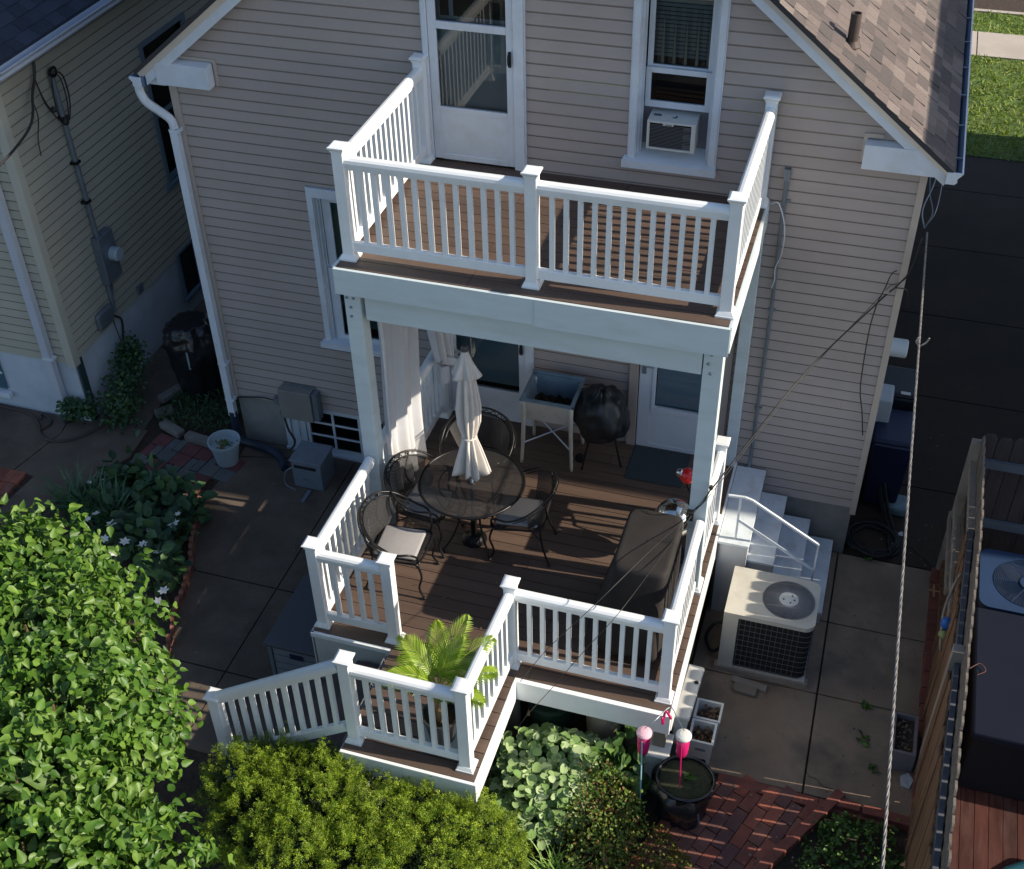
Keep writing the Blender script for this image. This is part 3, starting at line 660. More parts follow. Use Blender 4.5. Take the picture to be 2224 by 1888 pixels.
# --- windows
def window(x0, x1, z0, z1, gl, gr, ydeep, meet, name='window', open_=0, rise=.02, sh=0):
    """casing outer x0..x1,z0..z1 ; glass gl..gr ; meeting rail z"""
    c = MB(); cw = .055
    c.box(x0, x0+cw, -.03, .02, z0, z1).box(x1-cw, x1, -.03, .02, z0, z1).box(x0, x1, -.035, .02, z1, z1+.1)
    c.box(x0-.012, x0, -.022, 0, z0, z1+.1).box(x1, x1+.012, -.022, 0, z0, z1+.1)
    fr = c.build('window', TRIM, house, bevel=.003)
    j = MB(); j.box(x0+cw, x0+cw+.006, -.01, ydeep+.09+sh, z0, z1).box(x1-cw-.006, x1-cw, -.01, ydeep+.09+sh, z0, z1)
    for k, yy in enumerate((.03,.055)): j.box(x0+cw+.006, x0+cw+.025+.015*k, yy, yy+.012, z0, z1).box(x1-cw-.025-.015*k, x1-cw-.006, yy, yy+.012, z0, z1)
    j.box(x0+cw,x1-cw,.01,ydeep+.09,z1-.01,z1); j.build('jamb', TRIM, fr)
    s = MB(); s.add([(x0-.05,-.075,z0-.075),(x1+.02,-.075,z0-.075),(x1+.02,.0,z0-.075),(x0-.05,.0,z0-.075),(x0-.05,-.075,z0-.008),(x1+.02,-.075,z0-.008),(x1-.0,.10+sh,z0-.008+rise),(x0+.0,.10+sh,z0-.008+rise)],
        [(0,3,2,1),(4,5,6,7),(0,1,5,4),(1,2,6,5),(2,3,7,6),(3,0,4,7)]); s.build('sill', TRIM, fr)
    s = MB(); ya = .075+sh; sx0, sx1 = x0+cw+.04, x1-cw-.035
    s.box(sx0, gl, ya, ya+.03, meet-.02, z1-.02).box(gr, sx1, ya, ya+.03, meet-.02, z1-.02).box(gl, gr, ya, ya+.03, z1-.09, z1-.02).box(gl, gr, ya, ya+.03, meet, meet+.045)
    s.build('upper_sash', TRIM, fr)
    lb = z0+open_
    s = MB(); yb = .04+sh; s.box(sx0, gl, yb, yb+.03, lb, meet+.03).box(gr, sx1, yb, yb+.03, lb, meet+.03).box(gl, gr, yb-.006, yb+.03, meet-.01, meet+.035).box(gl, gr, yb, yb+.03, lb, lb+.055)
    s.build('lower_sash', TRIM, fr)
    MB().quad((gl,ya+.015,meet),(gr,ya+.015,meet),(gr,ya+.015,z1-.09),(gl,ya+.015,z1-.09)).quad((gl,yb+.015,lb+.05),(gr,yb+.015,lb+.05),(gr,yb+.015,meet),(gl,yb+.015,meet)).build('pane', GLASS, fr)
    return fr
w1 = window(-1.665, -.917, 3.195, 4.66, -1.525, -1.06, 0, 3.94, open_=.43, rise=.078, sh=.06)
room(-1.66,-.92,3.1,4.75,.8,.19)
m = MB()
for i in range(16):
    z = 4.03+i*.035; m.quad((-1.54,.215,z),(-1.03,.215,z),(-1.03,.23,z+.022),(-1.54,.23,z+.022))
m.build('blind', pm('grey_green_blind', (.20,.24,.22), .6, .03), w1)
m = MB()
for i in range(5):
    x = -1.47+i*.095; m.quad((x,.20,3.95),(x+.028,.20,3.95),(x+.014,.20,4.36),(x+.010,.20,4.36))
m.build('curtain', CURTIN, w1)
MB().box(-1.60,-.97,.165,.17,3.2,3.63).build('filler_panel', pm('dim_filler', (.2,.2,.22), .6, .05), w1)
w2 = window(-4.825, -3.94, .665, 2.36, -4.64, -4.13, 0, 1.50)
room(-4.77,-3.99,.6,2.4,.5,.13)
m = MB()
for i in range(60):
    z = .80+i*.025; m.quad((-4.66,.11,z),(-4.1,.11,z),(-4.1,.122,z+.020),(-4.66,.122,z+.020))
m.build('blind', BLINDG, w2)
bw = MB(); bw.box(-5.50,-5.43,-.03,.02,-.97,-.36).box(-5.40,-5.33,-.02,.02,-.97,-.36).box(-5.45,-5.25,-.008,.02,-.97,-.36).box(-5.52,-4.3,-.05,.02,-1.0,-.955).box(-5.24,-4.3,.0,.03,-.955,-.905).box(-5.24,-5.2,.0,.03,-.905,-.36).box(-5.24,-4.3,.0,.03,-.39,-.34)
bwo = bw.build('basement_window', pm('window_white', (.5,.55,.6), .5, .05), house)
q = MB().box(-4.92,-4.895,.004,.02,-.9,-.39).box(-4.6,-4.575,.004,.02,-.9,-.39).box(-5.2,-4.3,.005,.019,-.74,-.722).box(-5.2,-4.3,.005,.019,-.56,-.542); q.build('muntin', TRIM, bwo)
MB().quad((-5.2,.022,-.9),(-4.3,.022,-.9),(-4.3,.022,-.39),(-5.2,.022,-.39)).build('pane', GLASS, bwo)
room(-5.24,-4.3,-1.0,-.34,.4,.06)
# conduit on the right
q = MB().tube([(-.30,-.035,3.27),(-.278,-.035,1.85),(-.282,-.035,.02),(-.29,-.035,-.30)], .017, 8).box(-.325,-.275,-.05,-.0,3.17,3.27).box(-.31,-.255,-.055,-.01,-.18,-.05)
for z in (2.95,1.84,.7): q.box(-.31,-.24,-.025,-.0,z,z+.03)
q.build('conduit', STEEL, house)
q = MB().tube(bezier([(-.40,-.04,2.93),(-.33,-.08,2.96),(-.255,-.10,2.75),(-.25,-.09,2.5),(-.29,-.06,2.32),(-.285,-.05,2.2),(-.30,-.05,2.1)],8), .005, 5); q.build('white_cord', TRIM, house)
# electric box on the left
q = MB().box(-5.46,-5.07,-.14,-.02,-.44,-.05); bx = q.build('service_box', pm('taupe_box', (.21,.20,.19), .5, .08, 5), house, bevel=.008)
MB().box(-5.44,-5.05,-.02,0,-.43,-.03).box(-5.06,-5.0,-.12,-.02,-.42,-.06).build('box_side', STEEL, bx)
MB().box(-5.55,-5.46,-.10,-.03,-.30,-.22).box(-5.48,-5.43,-.13,-.06,-.46,-.38).build('conduit_fitting', STEEL, bx)
q = MB().tube(bezier([(-5.50,-.08,-.27),(-5.7,-.05,-.28),(-5.95,-.04,-.33),(-6.05,-.04,-.36)],6), .008, 5).tube(bezier([(-5.45,-.10,-.44),(-5.40,-.14,-.6),(-5.33,-.16,-.75),(-5.40,-.2,-.86),(-5.55,-.2,-.88)],6), .013, 6); q.build('cable', WIREB, house)
# dryer vent & utility stuff on the right wall
q = MB().box(.80,.835,.95,1.35,-.35,.35).box(.835,1.0,1.0,1.3,-.28,.30); q.build('meter_box', pm('pale_meter_box', (.42,.46,.46), .5, .05), house, bevel=.02)
q = MB().lathe([(.09,0),(.09,.17),(.075,.18),(.07,.1)], (.815,.55,1.27), 18, axis=(1,0,0)).box(.80,.82,.42,.68,1.0,1.42); q.build('vent_hood', pm('pale_vent', (.48,.54,.56), .5, .03), house)
# ================================================================ UPPER BALCONY
bal = thing('balcony', 'white railed upper balcony with brown boards on two tall posts', 'balcony', (-2.0,-1.0,0))
m = boards(MB(), -3.60, -.44, -1.985, -.02, ZU, seed=2); m.build('deck_boards', DECK, bal)
q = MB().box(-3.615,-.425,-1.99-.03,-1.99,2.70,ZU-.002); fa = q.build('fascia', PAINT, bal, bevel=.003)
MB().box(-1.93,-.42,-2.026,-2.021,2.69,ZU+.002).build('fascia_splice', PAINT, fa)
q = MB().box(-.44,-.412,-1.989,-.01,2.70,ZU-.002); q.build('fascia', PAINT, bal, bevel=.003)
q = MB().box(-3.63,-3.602,-1.989,-.01,2.70,ZU-.002); q.build('fascia', PAINT, bal)
q = MB()
for i in range(8): q.box(-3.55+i*.43,-3.515+i*.43,-1.98,-.01,2.70,2.91)
q.build('joists', pm('joist_wood', (.25,.23,.2), .8, .1), bal)
q = MB().box(-3.42,-.62,-1.90,-1.82,2.40,2.699); q.build('beam', PAINT, bal, bevel=.003)
q = MB().box(-3.60,-3.46,-1.905,-1.76,.0,2.699); sp = q.build('support_post', PAINT, bal, bevel=.004)
MB().box(-3.595,-3.50,-1.913,-1.906,2.66,2.675).build('bracket', STEEL, sp)
for x, z in ((-3.575,2.60),(-3.515,2.60),(-3.545,2.51),(-3.548,2.42)): MB().lathe([(.012,0),(.012,.008),(.006,.012)], (x,-1.905,z), 8, axis=(0,-1,0)).build('bolt', STEEL, sp)
q = MB().box(-.61,-.46,-1.905,-1.76,.0,2.699); sp = q.build('support_post', PAINT, bal, bevel=.004)
MB().box(-.607,-.49,-1.913,-1.906,2.645,2.68).build('bracket', pm('green_bracket', (.08,.25,.18), .5, .3, 20), sp)
for x, z in ((-.55,2.61),(-.567,2.52),(-.545,2.43)): MB().lathe([(.014,0),(.014,.008),(.006,.012)], (x,-1.905,z), 8, axis=(0,-1,0)).build('bolt', STEEL, sp)
MB().box(-.635,-.435,-1.93,-1.735,.001,.03).frus(-.535,-1.832,.03,.06,.095,.092,.08,.078).build('base_trim', VINYL, sp)
q = MB().box(-.535,-.425,-.11,-.015,.0,2.699); q.build('wall_post', PAINT, bal, bevel=.004)
post(bal,-3.535,-1.82,ZU); post(bal,-2.0,-1.82,ZU); post(bal,-.49,-1.82,ZU); post(bal,-3.535,-.075,ZU); post(bal,-.49,-.085,ZU)
railing(bal,(-3.535,-1.82),(-2.0,-1.82),ZU,n=12); railing(bal,(-2.0,-1.82),(-.49,-1.82),ZU,n=12)
railing(bal,(-3.535,-1.82),(-3.535,-.075),ZU); railing(bal,(-.49,-1.82),(-.49,-.085),ZU)
# ================================================================ LOWER DECK
dk = thing('lower_deck', 'brown boarded ground-level deck with white railings and stairs', 'deck', (-2.0,-1.7,G))
m = MB(); boards(m, -3.60, -.43, -1.91, -.02, 0, seed=4); boards(m, -3.60, -.43, -3.278, -1.91, 0, seed=5); boards(m, -2.86, -1.755, -4.36, -3.28, 0, seed=6)
m.build('deck_boards', DECK, dk)
for b_ in ((-1.75,-.415,-3.325,-3.28,-.235,-.005),(-3.615,-2.866,-3.31,-3.28,-.055,-.004),(-.43,-.405,-3.279,-.02,-.235,-.005),(-1.752,-1.727,-4.361,-3.326,-.235,-.005),(-2.875,-1.727,-4.39,-4.362,-.235,-.005)): MB().box(*b_).build('fascia', VINYL, dk, bevel=.004)
q = MB().box(-3.60,-2.862,-3.30,-3.27,G,-.055).box(-3.615,-3.59,-3.3,-.03,G,-.004).box(-2.885,-2.862,-4.36,-3.3,G,-.03); q.build('skirt', pm('pale_skirt', (.48,.50,.50), .7, .06, 3, dirt=((.25,.25,.22),.4,3)), dk)
q = MB()
for x in (-1.8,-.5,-2.8):
    for y in (-3.2,-1.8): q.box(x-.05,x+.05,y-.05,y+.05,G,-.03)
for i in range(8): q.box(-3.5+i*.43,-3.46+i*.43,-3.27,-.05,-.22,-.027)
q.build('frame', pm('under_frame', (.16,.14,.11), .9, .1), dk)
post(dk,-3.535,-3.17,0); post(dk,-2.87,-3.17,0); post(dk,-1.815,-3.14,0); post(dk,-.505,-3.14,0); post(dk,-2.79,-4.235,0); post(dk,-1.85,-4.235,0); post(dk,-.49,-.93,0)
railing(dk,(-3.535,-3.17),(-2.87,-3.17),0,n=4); railing(dk,(-1.815,-3.14),(-.505,-3.14),0,n=10); railing(dk,(-2.79,-4.235),(-1.85,-4.235),0,n=7)
railing(dk,(-1.85,-4.235),(-1.815,-3.14),0); railing(dk,(-.505,-3.14),(-.505,-1.88),0); railing(dk,(-3.535,-3.17),(-3.53,-1.88),0)
railing(dk,(-.505,-1.75),(-.49,-.93),0,n=5); railing(dk,(-3.535,-1.77),(-3.535,-.06),0,n=14)
post(dk,-3.51,-.10,0)
# left stairs
st = MB()
for i in range(4):
    x1 = -2.89-i*.265; z = -.205-i*.195; st.box(x1-.29, x1, -4.30, -3.33, z-.035, z)
st.build('stair_tread', pm('dark_treads', (.07,.055,.05), .7, .2, 4), dk)
st = MB()
for i in range(4):
    x1 = -2.89-i*.265; z = -.205-i*.195; st.box(x1-.005, x1+.012, -4.28, -3.35, z, z+.19)
st.build('stair_riser', pm('stair_riser_grey', (.18,.18,.18), .8, .1), dk)
post(dk,-4.05,-4.235,G,h=1.10)
railing(dk,(-2.79,-4.235),(-4.05,-4.235),.06,-.80,n=10,top=.83)
# ================================================================ SIDE STEPS (white, right)
ss = thing('side_steps', 'white painted steps with white metal handrail beside the condenser', 'steps', (0,-.6,G))
WST = pm('white_step_paint', (.62,.68,.73), .6, .05, 4, dirt=((.28,.3,.26), .5, 6))
for i, (x0,x1,z,y0,y1) in enumerate(((-.40,-.11,-.02,-1.18,-.05),(-.12,.135,-.30,-1.07,-.06),(.13,.40,-.55,-1.07,-.06),(.40,.66,-.80,-1.08,-.03))):
    q = MB().box(x0,x1,y0,y1,z-.03,z); q.build('tread', WST, ss, bevel=.003)
q = MB().box(-.39,-.12,-1.16,-.06,G,-.055)
for x0,x1,z in ((-.115,.125,-.335),(.135,.39,-.585),(.405,.65,-.835)): q.box(x0,x1,-1.05,-.06,G,z)
q.build('skirt', pm('white_step_side', (.50,.52,.55), .7, .06, 3, dirt=((.25,.25,.22),.3,3)), ss)
q = MB()
HB = [(-.36,-1.10,.50),(-.21,-1.10,.51),(-.14,-1.10,.49),(.51,-1.06,.06)]
R_ = [(-.011,-.010),(.011,-.010),(.011,.010),(-.011,.010)]
for a, b in zip(HB, HB[1:]): q.ext(a, b, R_)
q.box(-.257,-.238,-1.109,-1.091,-.02,.50).box(.498,.517,-1.069,-1.051,-.80,.06).ext((-.245,-1.10,.22),(.505,-1.06,-.27),R_)
q.build('handrail', WST, ss)
q = MB().box(-.415,-.39,-1.19,-.1,-.9,-.045); q.build('edge_board', pm('dark_edge', (.05,.045,.045), .7, .1), ss)
# ================================================================ THINGS ON THE DECK
# table
TX, TY, TZ = -2.60, -1.81, .72
tb = thing('patio_table', 'round black wrought-iron mesh table with the closed umbrella through it', 'table', (TX,TY,0))
q = MB()
def disc(u, v): a = 2*math.pi*u; rr = .02+v*.455; return (TX+rr*math.cos(a), TY+rr*math.sin(a), TZ)
q.sheet(disc, 40, 6); q.uv = {i: (p[0]-TX, p[1]-TY) for i, p in enumerate(q.v)}; q.build('tabletop', MESH, tb)
q = MB().tube([(TX+.478*math.cos(2*math.pi*k/48), TY+.478*math.sin(2*math.pi*k/48), TZ) for k in range(48)], .013, 6, close=True)
q.tube([(TX+.30*math.cos(2*math.pi*k/36), TY+.30*math.sin(2*math.pi*k/36), TZ-.015) for k in range(36)], .007, 5, close=True)
q.tube([(TX+.03*math.cos(2*math.pi*k/16), TY+.03*math.sin(2*math.pi*k/16), TZ) for k in range(16)], .008, 5, close=True); q.build('rim', BLACKM, tb, smooth=True)
for k in range(4):
    a = math.pi/4+k*math.pi/2; c_, s_ = math.cos(a), math.sin(a)
    q = MB().tube(bezier([(TX+c_*.36,TY+s_*.36,TZ-.02),(TX+c_*.27,TY+s_*.27,TZ-.22),(TX+c_*.14,TY+s_*.14,.38),(TX+c_*.2,TY+s_*.2,.18),(TX+c_*.32,TY+s_*.32,.02)],6), .011, 6).ball((TX+c_*.32,TY+s_*.32,.016), .018, 8, 5); q.build('leg', BLACKM, tb, smooth=True)
q = MB().tube([(TX+.14*math.cos(2*math.pi*k/24), TY+.14*math.sin(2*math.pi*k/24), .38) for k in range(24)], .008, 5, close=True); q.build('stretcher_ring', BLACKM, tb)
q = MB().lathe([(.12,0),(.12,.015),(.09,.03),(.05,.06),(.03,.07),(.03,.3),(.022,.3)], (TX,TY,.002), 24); q.build('umbrella_stand', BLACKM, tb)
# umbrella
um = thing('patio_umbrella', 'closed off-white canvas umbrella standing through the round table', 'umbrella', (TX,TY,.08))
MB().tube([(TX,TY,.08),(TX,TY,2.2)], .018, 10).build('pole', STEEL, um)
def fold(prof, nf, amp, ph, spin=0):
    def f(u, v):
        n = len(prof)-1; t = v*n; i = min(int(t), n-1); t -= i
        rr = prof[i][0]*(1-t)+prof[i+1][0]*t; z = prof[i][1]*(1-t)+prof[i+1][1]*t; am = amp*(prof[i][2]*(1-t)+prof[i+1][2]*t)
        a = 2*math.pi*u; k = 1+am*math.sin(nf*a+ph+spin*v)+am*.5*math.sin((nf-3)*a+2*ph)
        rr *= .80; return (TX+rr*k*math.cos(a), TY+rr*k*math.sin(a), z+am*.06*math.sin(nf*a+ph))
    return f
q = MB().sheet(fold([(.03,2.17,.1),(.062,2.0,.4),(.082,1.8,.7),(.096,1.6,.9),(.088,1.42,.9),(.066,1.29,.6),(.060,1.262,.4),(.068,1.24,.5),(.090,1.12,.9),(.112,1.0,1.1),(.132,.86,1.3)], 8, .42, .4, .9), 96, 40); q.build('canopy', CLOTH, um, smooth=True, solid=.004)
q = MB().sheet(fold([(.028,2.19,.1),(.05,2.12,.3),(.085,2.03,.8),(.125,1.93,1.5)], 6, .22, 1.2), 72, 12); q.build('vent_cap', CLOTH, um, smooth=True, solid=.004)
q = MB().tube([(TX+.064*math.cos(2*math.pi*k/20), TY+.064*math.sin(2*math.pi*k/20), 1.262) for k in range(20)], .009, 5, close=True); q.build('tie_strap', CLOTH, um)
q = MB().lathe([(.012,0),(.038,.005),(.036,.03),(.02,.05),(.001,.055)], (TX,TY,2.185), 14); q.build('finial', pm('brown_finial', (.07,.06,.06), .5, 0), um)
# chairs
def make_chair():
    t = thing('iron_chair', '', 'chair', (0,0,0), 'wrought-iron chairs around the round table')
    hw = .20
    q = MB().sheet(lambda u, v: (-.20+u*.41, (-hw+v*2*hw)*(1-.12*(1-u)), .40-.015*math.sin(math.pi*u)*math.sin(math.pi*v)), 8, 8)
    q.uv = {i: (p[0], p[1]) for i, p in enumerate(q.v)}; q.build('seat', MESH, t)
    # seat rim
    rim = bezier([(.21,-.19,.40),(.23,0,.395),(.21,.19,.40),(0,.19,.40),(-.18,.165,.40),(-.21,0,.40),(-.18,-.165,.40),(0,-.19,.40),(.21,-.19,.40)],5)
    MB().tube(rim, .009, 6).build('seat_frame', BLACKM, t, smooth=True)
    # hoop : arms to back
    def hoop(a, r1, h0, h1):  # a in [-1,1]
        th = a*math.radians(118); c_, s_ = math.cos(th), math.sin(th)
        x = -.03-r1*.84*c_; y = r1*s_; lift = max(0, c_+.15)/1.15
        return Vector((x+(.10 if abs(a) > .75 else 0)*(abs(a)-.75)/.25, y, h0+(h1-h0)*lift**.8))
    hp = [hoop(-1+2*k/28, .305, .60, .80) for k in range(29)]
    ends0 = [Vector((.20,-.185,.41)), Vector((.215,-.205,.50)), Vector((.17,-.265,.585))]; ends1 = [Vector((p.x,-p.y,p.z)) for p in ends0[::-1]]
    fr = MB(); fr.tube(bezier(ends0+hp[2:-2:2]+ends1,4), .0095, 6)
    hp2 = [hoop(-.80+1.6*k/20, .28, .585, .765) for k in range(21)]; fr.tube(bezier(hp2[::2],4), .006, 5)
    hp3 = [hoop(-.80+1.6*k/20, .325, .59, .785) for k in range(21)]; fr.tube(bezier(hp3[::2],4), .005, 5)
    # scrolls at top of back
    for k in range(-3,4):
        c0 = hoop(k*.10, .30, .60, .79)
        ring = [c0+Vector((.0,0,-.035))+Vector((-.012*math.sin(a*2),.028*math.cos(a),.022*math.sin(a))) for a in [2*math.pi*i/10 for i in range(10)]]
        fr.tube(ring, .0045, 4, close=True)
    for s in (-1,1): fr.tube(bezier([(-.18,s*.165,.40),(-.235,s*.14,.55),hoop(s*.36,.305,.60,.80)],4), .0085, 6)
    bf = fr.build('back_frame', BLACKM, t, smooth=True)
    q = MB()
    def back(u, v):
        a = -.62+1.24*u; top = hoop(a, .295, .60, .755); bot = Vector((-.03-.185*math.cos(a*2.06), .185*math.sin(a*2.06), .42)); return bot.lerp(top, v)
    q.sheet(back, 20, 5, (.62,.34)); q.build('back_mesh', MESH, t)
    for sx, sy in ((1,-1),(1,1),(-1,1),(-1,-1)):
        if sx > 0: pts = [(.205,sy*.185,.40),(.235,sy*.195,.27),(.205,sy*.19,.12),(.245,sy*.20,.015)]
        else: pts = [(-.18,sy*.16,.40),(-.205,sy*.17,.2),(-.26,sy*.19,.015)]
        q = MB().tube(bezier(pts,6), .0095, 6).ball((pts[-1][0],pts[-1][1],.016), .017, 8, 5); q.build('leg', BLACKM, t, smooth=True)
    MB().tube([(.2,-.18,.36),(-.19,.16,.26)], .005, 5).tube([(.2,.18,.36),(-.19,-.16,.26)], .005, 5).build('stretcher', BLACKM, t)
    return t
ch = make_chair()
spots = [((-3.07,-2.46), 4, 'black iron chair with grey cushion nearest the deck corner post'),
         ((-3.05,-1.88), -4, 'black iron chair between the left support post and the round table'),
         ((-2.76,-1.19), -88, 'black iron chair behind the table, facing the yard, before the glass door'),
         ((-2.14,-1.78), 187, 'black iron chair on the open side of the table, its back toward the covered grill')]
cush = None
for i, ((x, y), a, lab) in enumerate(spots):
    c = ch if i == 0 else copy_tree(ch)
    c.location = (x, y, 0); c.scale = (1.1,1.13,1.04); c.rotation_euler = (0, 0, math.radians(a)); c['label'] = lab
q = MB().box(-.185,.20,-.18,.18,0,.045); cu = q.build('seat_cushion', CUSH, None, bevel=.018, origin=(0,0,0))
tag(cu, 'light grey cushion on the chair nearest the deck corner post', 'cushion', 'grey seat cushions')
cu.location = (-3.07,-2.46,.42); cu.rotation_euler = (0,0,math.radians(4))
cu.data.polygons.foreach_set('use_smooth', [True]*len(cu.data.polygons))
for (x, y), a, lab in (((-3.03,-1.88),-4,'grey cushion half under the table by the left support post'), ((-2.15,-1.78),187,'light grey cushion on the chair between table and covered grill')):
    c = cu.copy(); COL.objects.link(c); c.location = (x,y,.42); c.rotation_euler = (0,0,math.radians(a)); c['label'] = lab
# laundry-sink planter
sx0, sx1, sy0, sy1 = -2.50, -1.965, -.64, -.17
sk_ = thing('sink_planter', 'old cream laundry sink on legs used as a planter', 'planter', (-2.23,-.4,0))
q = MB(); zt = .82
def ring(x0,x1,y0,y1,z): return [(x0,y0,z),(x1,y0,z),(x1,y1,z),(x0,y1,z)]
L_ = [ring(sx0,sx1,sy0,sy1,zt), ring(sx0+.035,sx1-.035,sy0+.035,sy1-.035,zt), ring(sx0+.06,sx1-.06,sy0+.06,sy1-.06,.58), ring(sx0+.03,sx1-.03,sy0+.03,sy1-.03,.80)]
q.add(sum([L_[0],L_[1]],[]), [(i,(i+1)%4,(i+1)%4+4,i+4) for i in range(4)])
q.add(sum([L_[1],L_[2]],[]), [(i,(i+1)%4,(i+1)%4+4,i+4) for i in range(4)])
q.box(sx0,sx1,sy0,sy0+.012,.80,.819).box(sx0,sx0+.012,sy0,sy1,.80,.819).box(sx1-.012,sx1,sy0,sy1,.80,.819).box(sx0,sx1,sy1-.012,sy1+.0,.80,.85)
q.build('basin', SINKI, sk_)
q = MB(); a = ring(sx0+.012,sx1-.012,sy0+.012,sy1-.012,.80); b = ring(sx0+.05,sx1-.05,sy0+.05,sy1-.05,.55)
q.add(a+b, [(i,i+4,(i+1)%4+4,(i+1)%4) for i in range(4)]+[(4,5,6,7)]); q.build('apron', SINKM, sk_)
q = MB().sheet(lambda u,v: (sx0+.055+u*.42, sy0+.055+v*.36, .60+.025*math.sin(u*13)*math.sin(v*11+2)+.02*math.sin(u*29+v*17)), 18, 14); q.build('soil', SOIL, sk_)
for x, y in ((sx0+.03,sy0+.03),(sx1-.03,sy0+.03),(sx1-.03,sy1-.03),(sx0+.03,sy1-.03)):
    o_ = -.02 if x < -2.2 else .02
    yo = -.02 if y < -.4 else .02
    q = MB().tube(bezier([(x,y,.79),(x+o_*.2,y,.5),(x+o_*.6,y+yo*.3,.25),(x+o_*1.2,y+yo,.01)],5), [.026]*5+[.022]*5+[.018]*5+[.016], 8); q.build('leg', SINKM, sk_, smooth=True)
q = MB().tube([(sx0+.03,sy0+.03,.26),(sx1-.03,sy1-.03,.32)], .008, 6).tube([(sx1-.03,sy0+.03,.26),(sx0+.03,sy1-.03,.32)], .008, 6); q.build('cross_brace', TRIM, sk_)
# covered kettle grill
kg = thing('covered_kettle_grill', 'round kettle grill under a crumpled dark cover beside the sink planter', 'grill', (-1.74,-.38,0))
def kf(u, v):
    a = 2*math.pi*u; pr_ = [(.001,.90),(.06,.90),(.10,.86),(.20,.82),(.265,.73),(.285,.61),(.28,.50),(.24,.41),(.19,.38)]
    t = v*(len(pr_)-1); i = min(int(t), len(pr_)-2); t -= i
    r_ = pr_[i][0]*(1-t)+pr_[i+1][0]*t; z = pr_[i][1]*(1-t)+pr_[i+1][1]*t
    k = 1+.30*nzf(math.cos(a),math.sin(a),v*2.2,1.3,3)*min(1,.2+v)+.14*nzf(math.cos(a)*r_*4,math.sin(a)*r_*4,v*3,2.2,5)
    r_ *= .92; return (-1.74+r_*k*math.cos(a), -.38+r_*k*math.sin(a), z+.04*nzf(math.cos(a),math.sin(a),v,3,8))
MB().sheet(kf, 60, 24).build('cover', pm('dark_teal_cover', (.006,.009,.011), .45, .15, 5, bump=.4, bs=16), kg, smooth=True, solid=.004)
for a in (-125, -15, 110):
    c_, s_ = math.cos(math.radians(a)), math.sin(math.radians(a)); q = MB().tube([(-1.74+c_*.12,-.38+s_*.12,.5),(-1.74+c_*.24,-.38+s_*.26,.02)], .012, 6); q.build('leg', BLACKM, kg)
for x, y in ((-1.93,-.46),): MB().lathe([(.02,-.02),(.05,-.015),(.05,.015),(.02,.02)], (x,y,.055), 14, axis=(0,1,0)).build('wheel', PLASTB, kg)
# mat
q = MB(); q.box(-1.445,-.87,-.575,-.06,.002,.012)
mt = q.build('door_mat', pm('blue_black_mat', (.03,.045,.055), .9, .2, 60, bump=1, bs=120), bevel=.003); tag(mt, 'dark rubber door mat in front of the white back door', 'door mat')
# covered barbecue
cb = thing('covered_barbecue', 'long barbecue under a dark brown fitted cover along the right railing', 'barbecue', (-.93,-2.45,0))
def bc(u, v):
    a = 2*math.pi*u; n = 9.0 if v < .45 else 9-6*(v-.45)
    sx = math.copysign(abs(math.cos(a))**(2/n), math.cos(a)); sy = math.copysign(abs(math.sin(a))**(2/n), math.sin(a))
    cx, cy = -.86, -2.35
    if v < .36: t = v/.36; x = cx+.225*t*sx; y = cy+.36*t*sy; z = .965+.012*nzf(x,y,0,5)
    else:
        t = (v-.36)/.64; wl = .228+(.19 if sx < 0 else .015)*t**1.2; ll = .365+(.16 if sy < 0 else .02)*t
        x = cx+wl*sx; y = cy+ll*sy; z = .955-.88*t
        k = .035*t; x += k*nzf(x*.3,y*3,z*.6,2.2,3)+k*.5*math.sin(y*30)*t; y += k*nzf(x*4,y*.3,z*.6,2,6)
    return (x, y, z)
MB().sheet(bc, 84, 36).build('cover', COVER, cb, smooth=True, solid=.004)
q = MB()
for x, y in ((-1.08,-2.72),(-.72,-2.72),(-1.08,-2.05),(-.72,-2.05)): q.lathe([(.02,-.02),(.04,-.015),(.04,.015),(.02,.02)], (x,y,.042), 12, axis=(1,0,0))
q.build('casters', PLASTB, cb)
# chrome ornament
co = thing('globe_ornament', 'shiny chrome ball with a red globe behind it by the right support post', 'ornament', (-.74,-1.42,0))
q = MB().lathe([(.12,0),(.12,.02),(.02,.04),(.02,.30),(.05,.34)], (-.75,-1.50,.001), 20).tube([(-.72,-1.42,.3),(-.68,-1.30,.6),(-.74,-1.17,.60)], .012, 6); q.build('stand', BLACKM, co)
MB().ball((-.78,-1.54,.50), .178, 32, 20, 1.05).build('chrome_globe', CHROME, co, smooth=True)
MB().ball((-.745,-1.14,.68), .075, 22, 14).build('red_globe', REDM, co, smooth=True)
MB().ball((-.815,-1.14,.70), .042, 16, 10).build('chrome_cap', CHROME, co, smooth=True)
# curtains
def curtain(lab, fn, nu, nv):
    o = MB().sheet(fn, nu, nv).build('curtain', CURT, smooth=True, solid=.003); return tag(o, lab, 'curtain', 'white curtains at the balcony underside')
curtain('straight white curtain hanging against the left support post', lambda u, v: (-3.43+.035*math.sin(u*26+v*1.2)+.02*math.sin(u*11+2)+.05*v*u, -1.74+u*(.72+.05*math.sin(v*5))+.03*math.sin(v*7), 2.62-v*2.42+.02*math.sin(u*9)), 90, 30)
def c2(u, v):
    k = 1-.72*max(0, (v-.35)/.65)**1.2; y = -.42+(u-.5)*.66*k+.10*v*v; x = -3.43+(.04+.02*v)*math.sin(u*30*(1)+v*2)*(.4+k)+.10*v*(.2+math.sin(u*3.1))
    z = 2.66-v*1.85-.10*math.sin(math.pi*u)*v
    if v > .93: z += (v-.93)*3.2; x += (v-.93)*1.3
    return (x, y, z)
curtain('white curtain knotted up above the left railing near the house wall', c2, 80, 44)
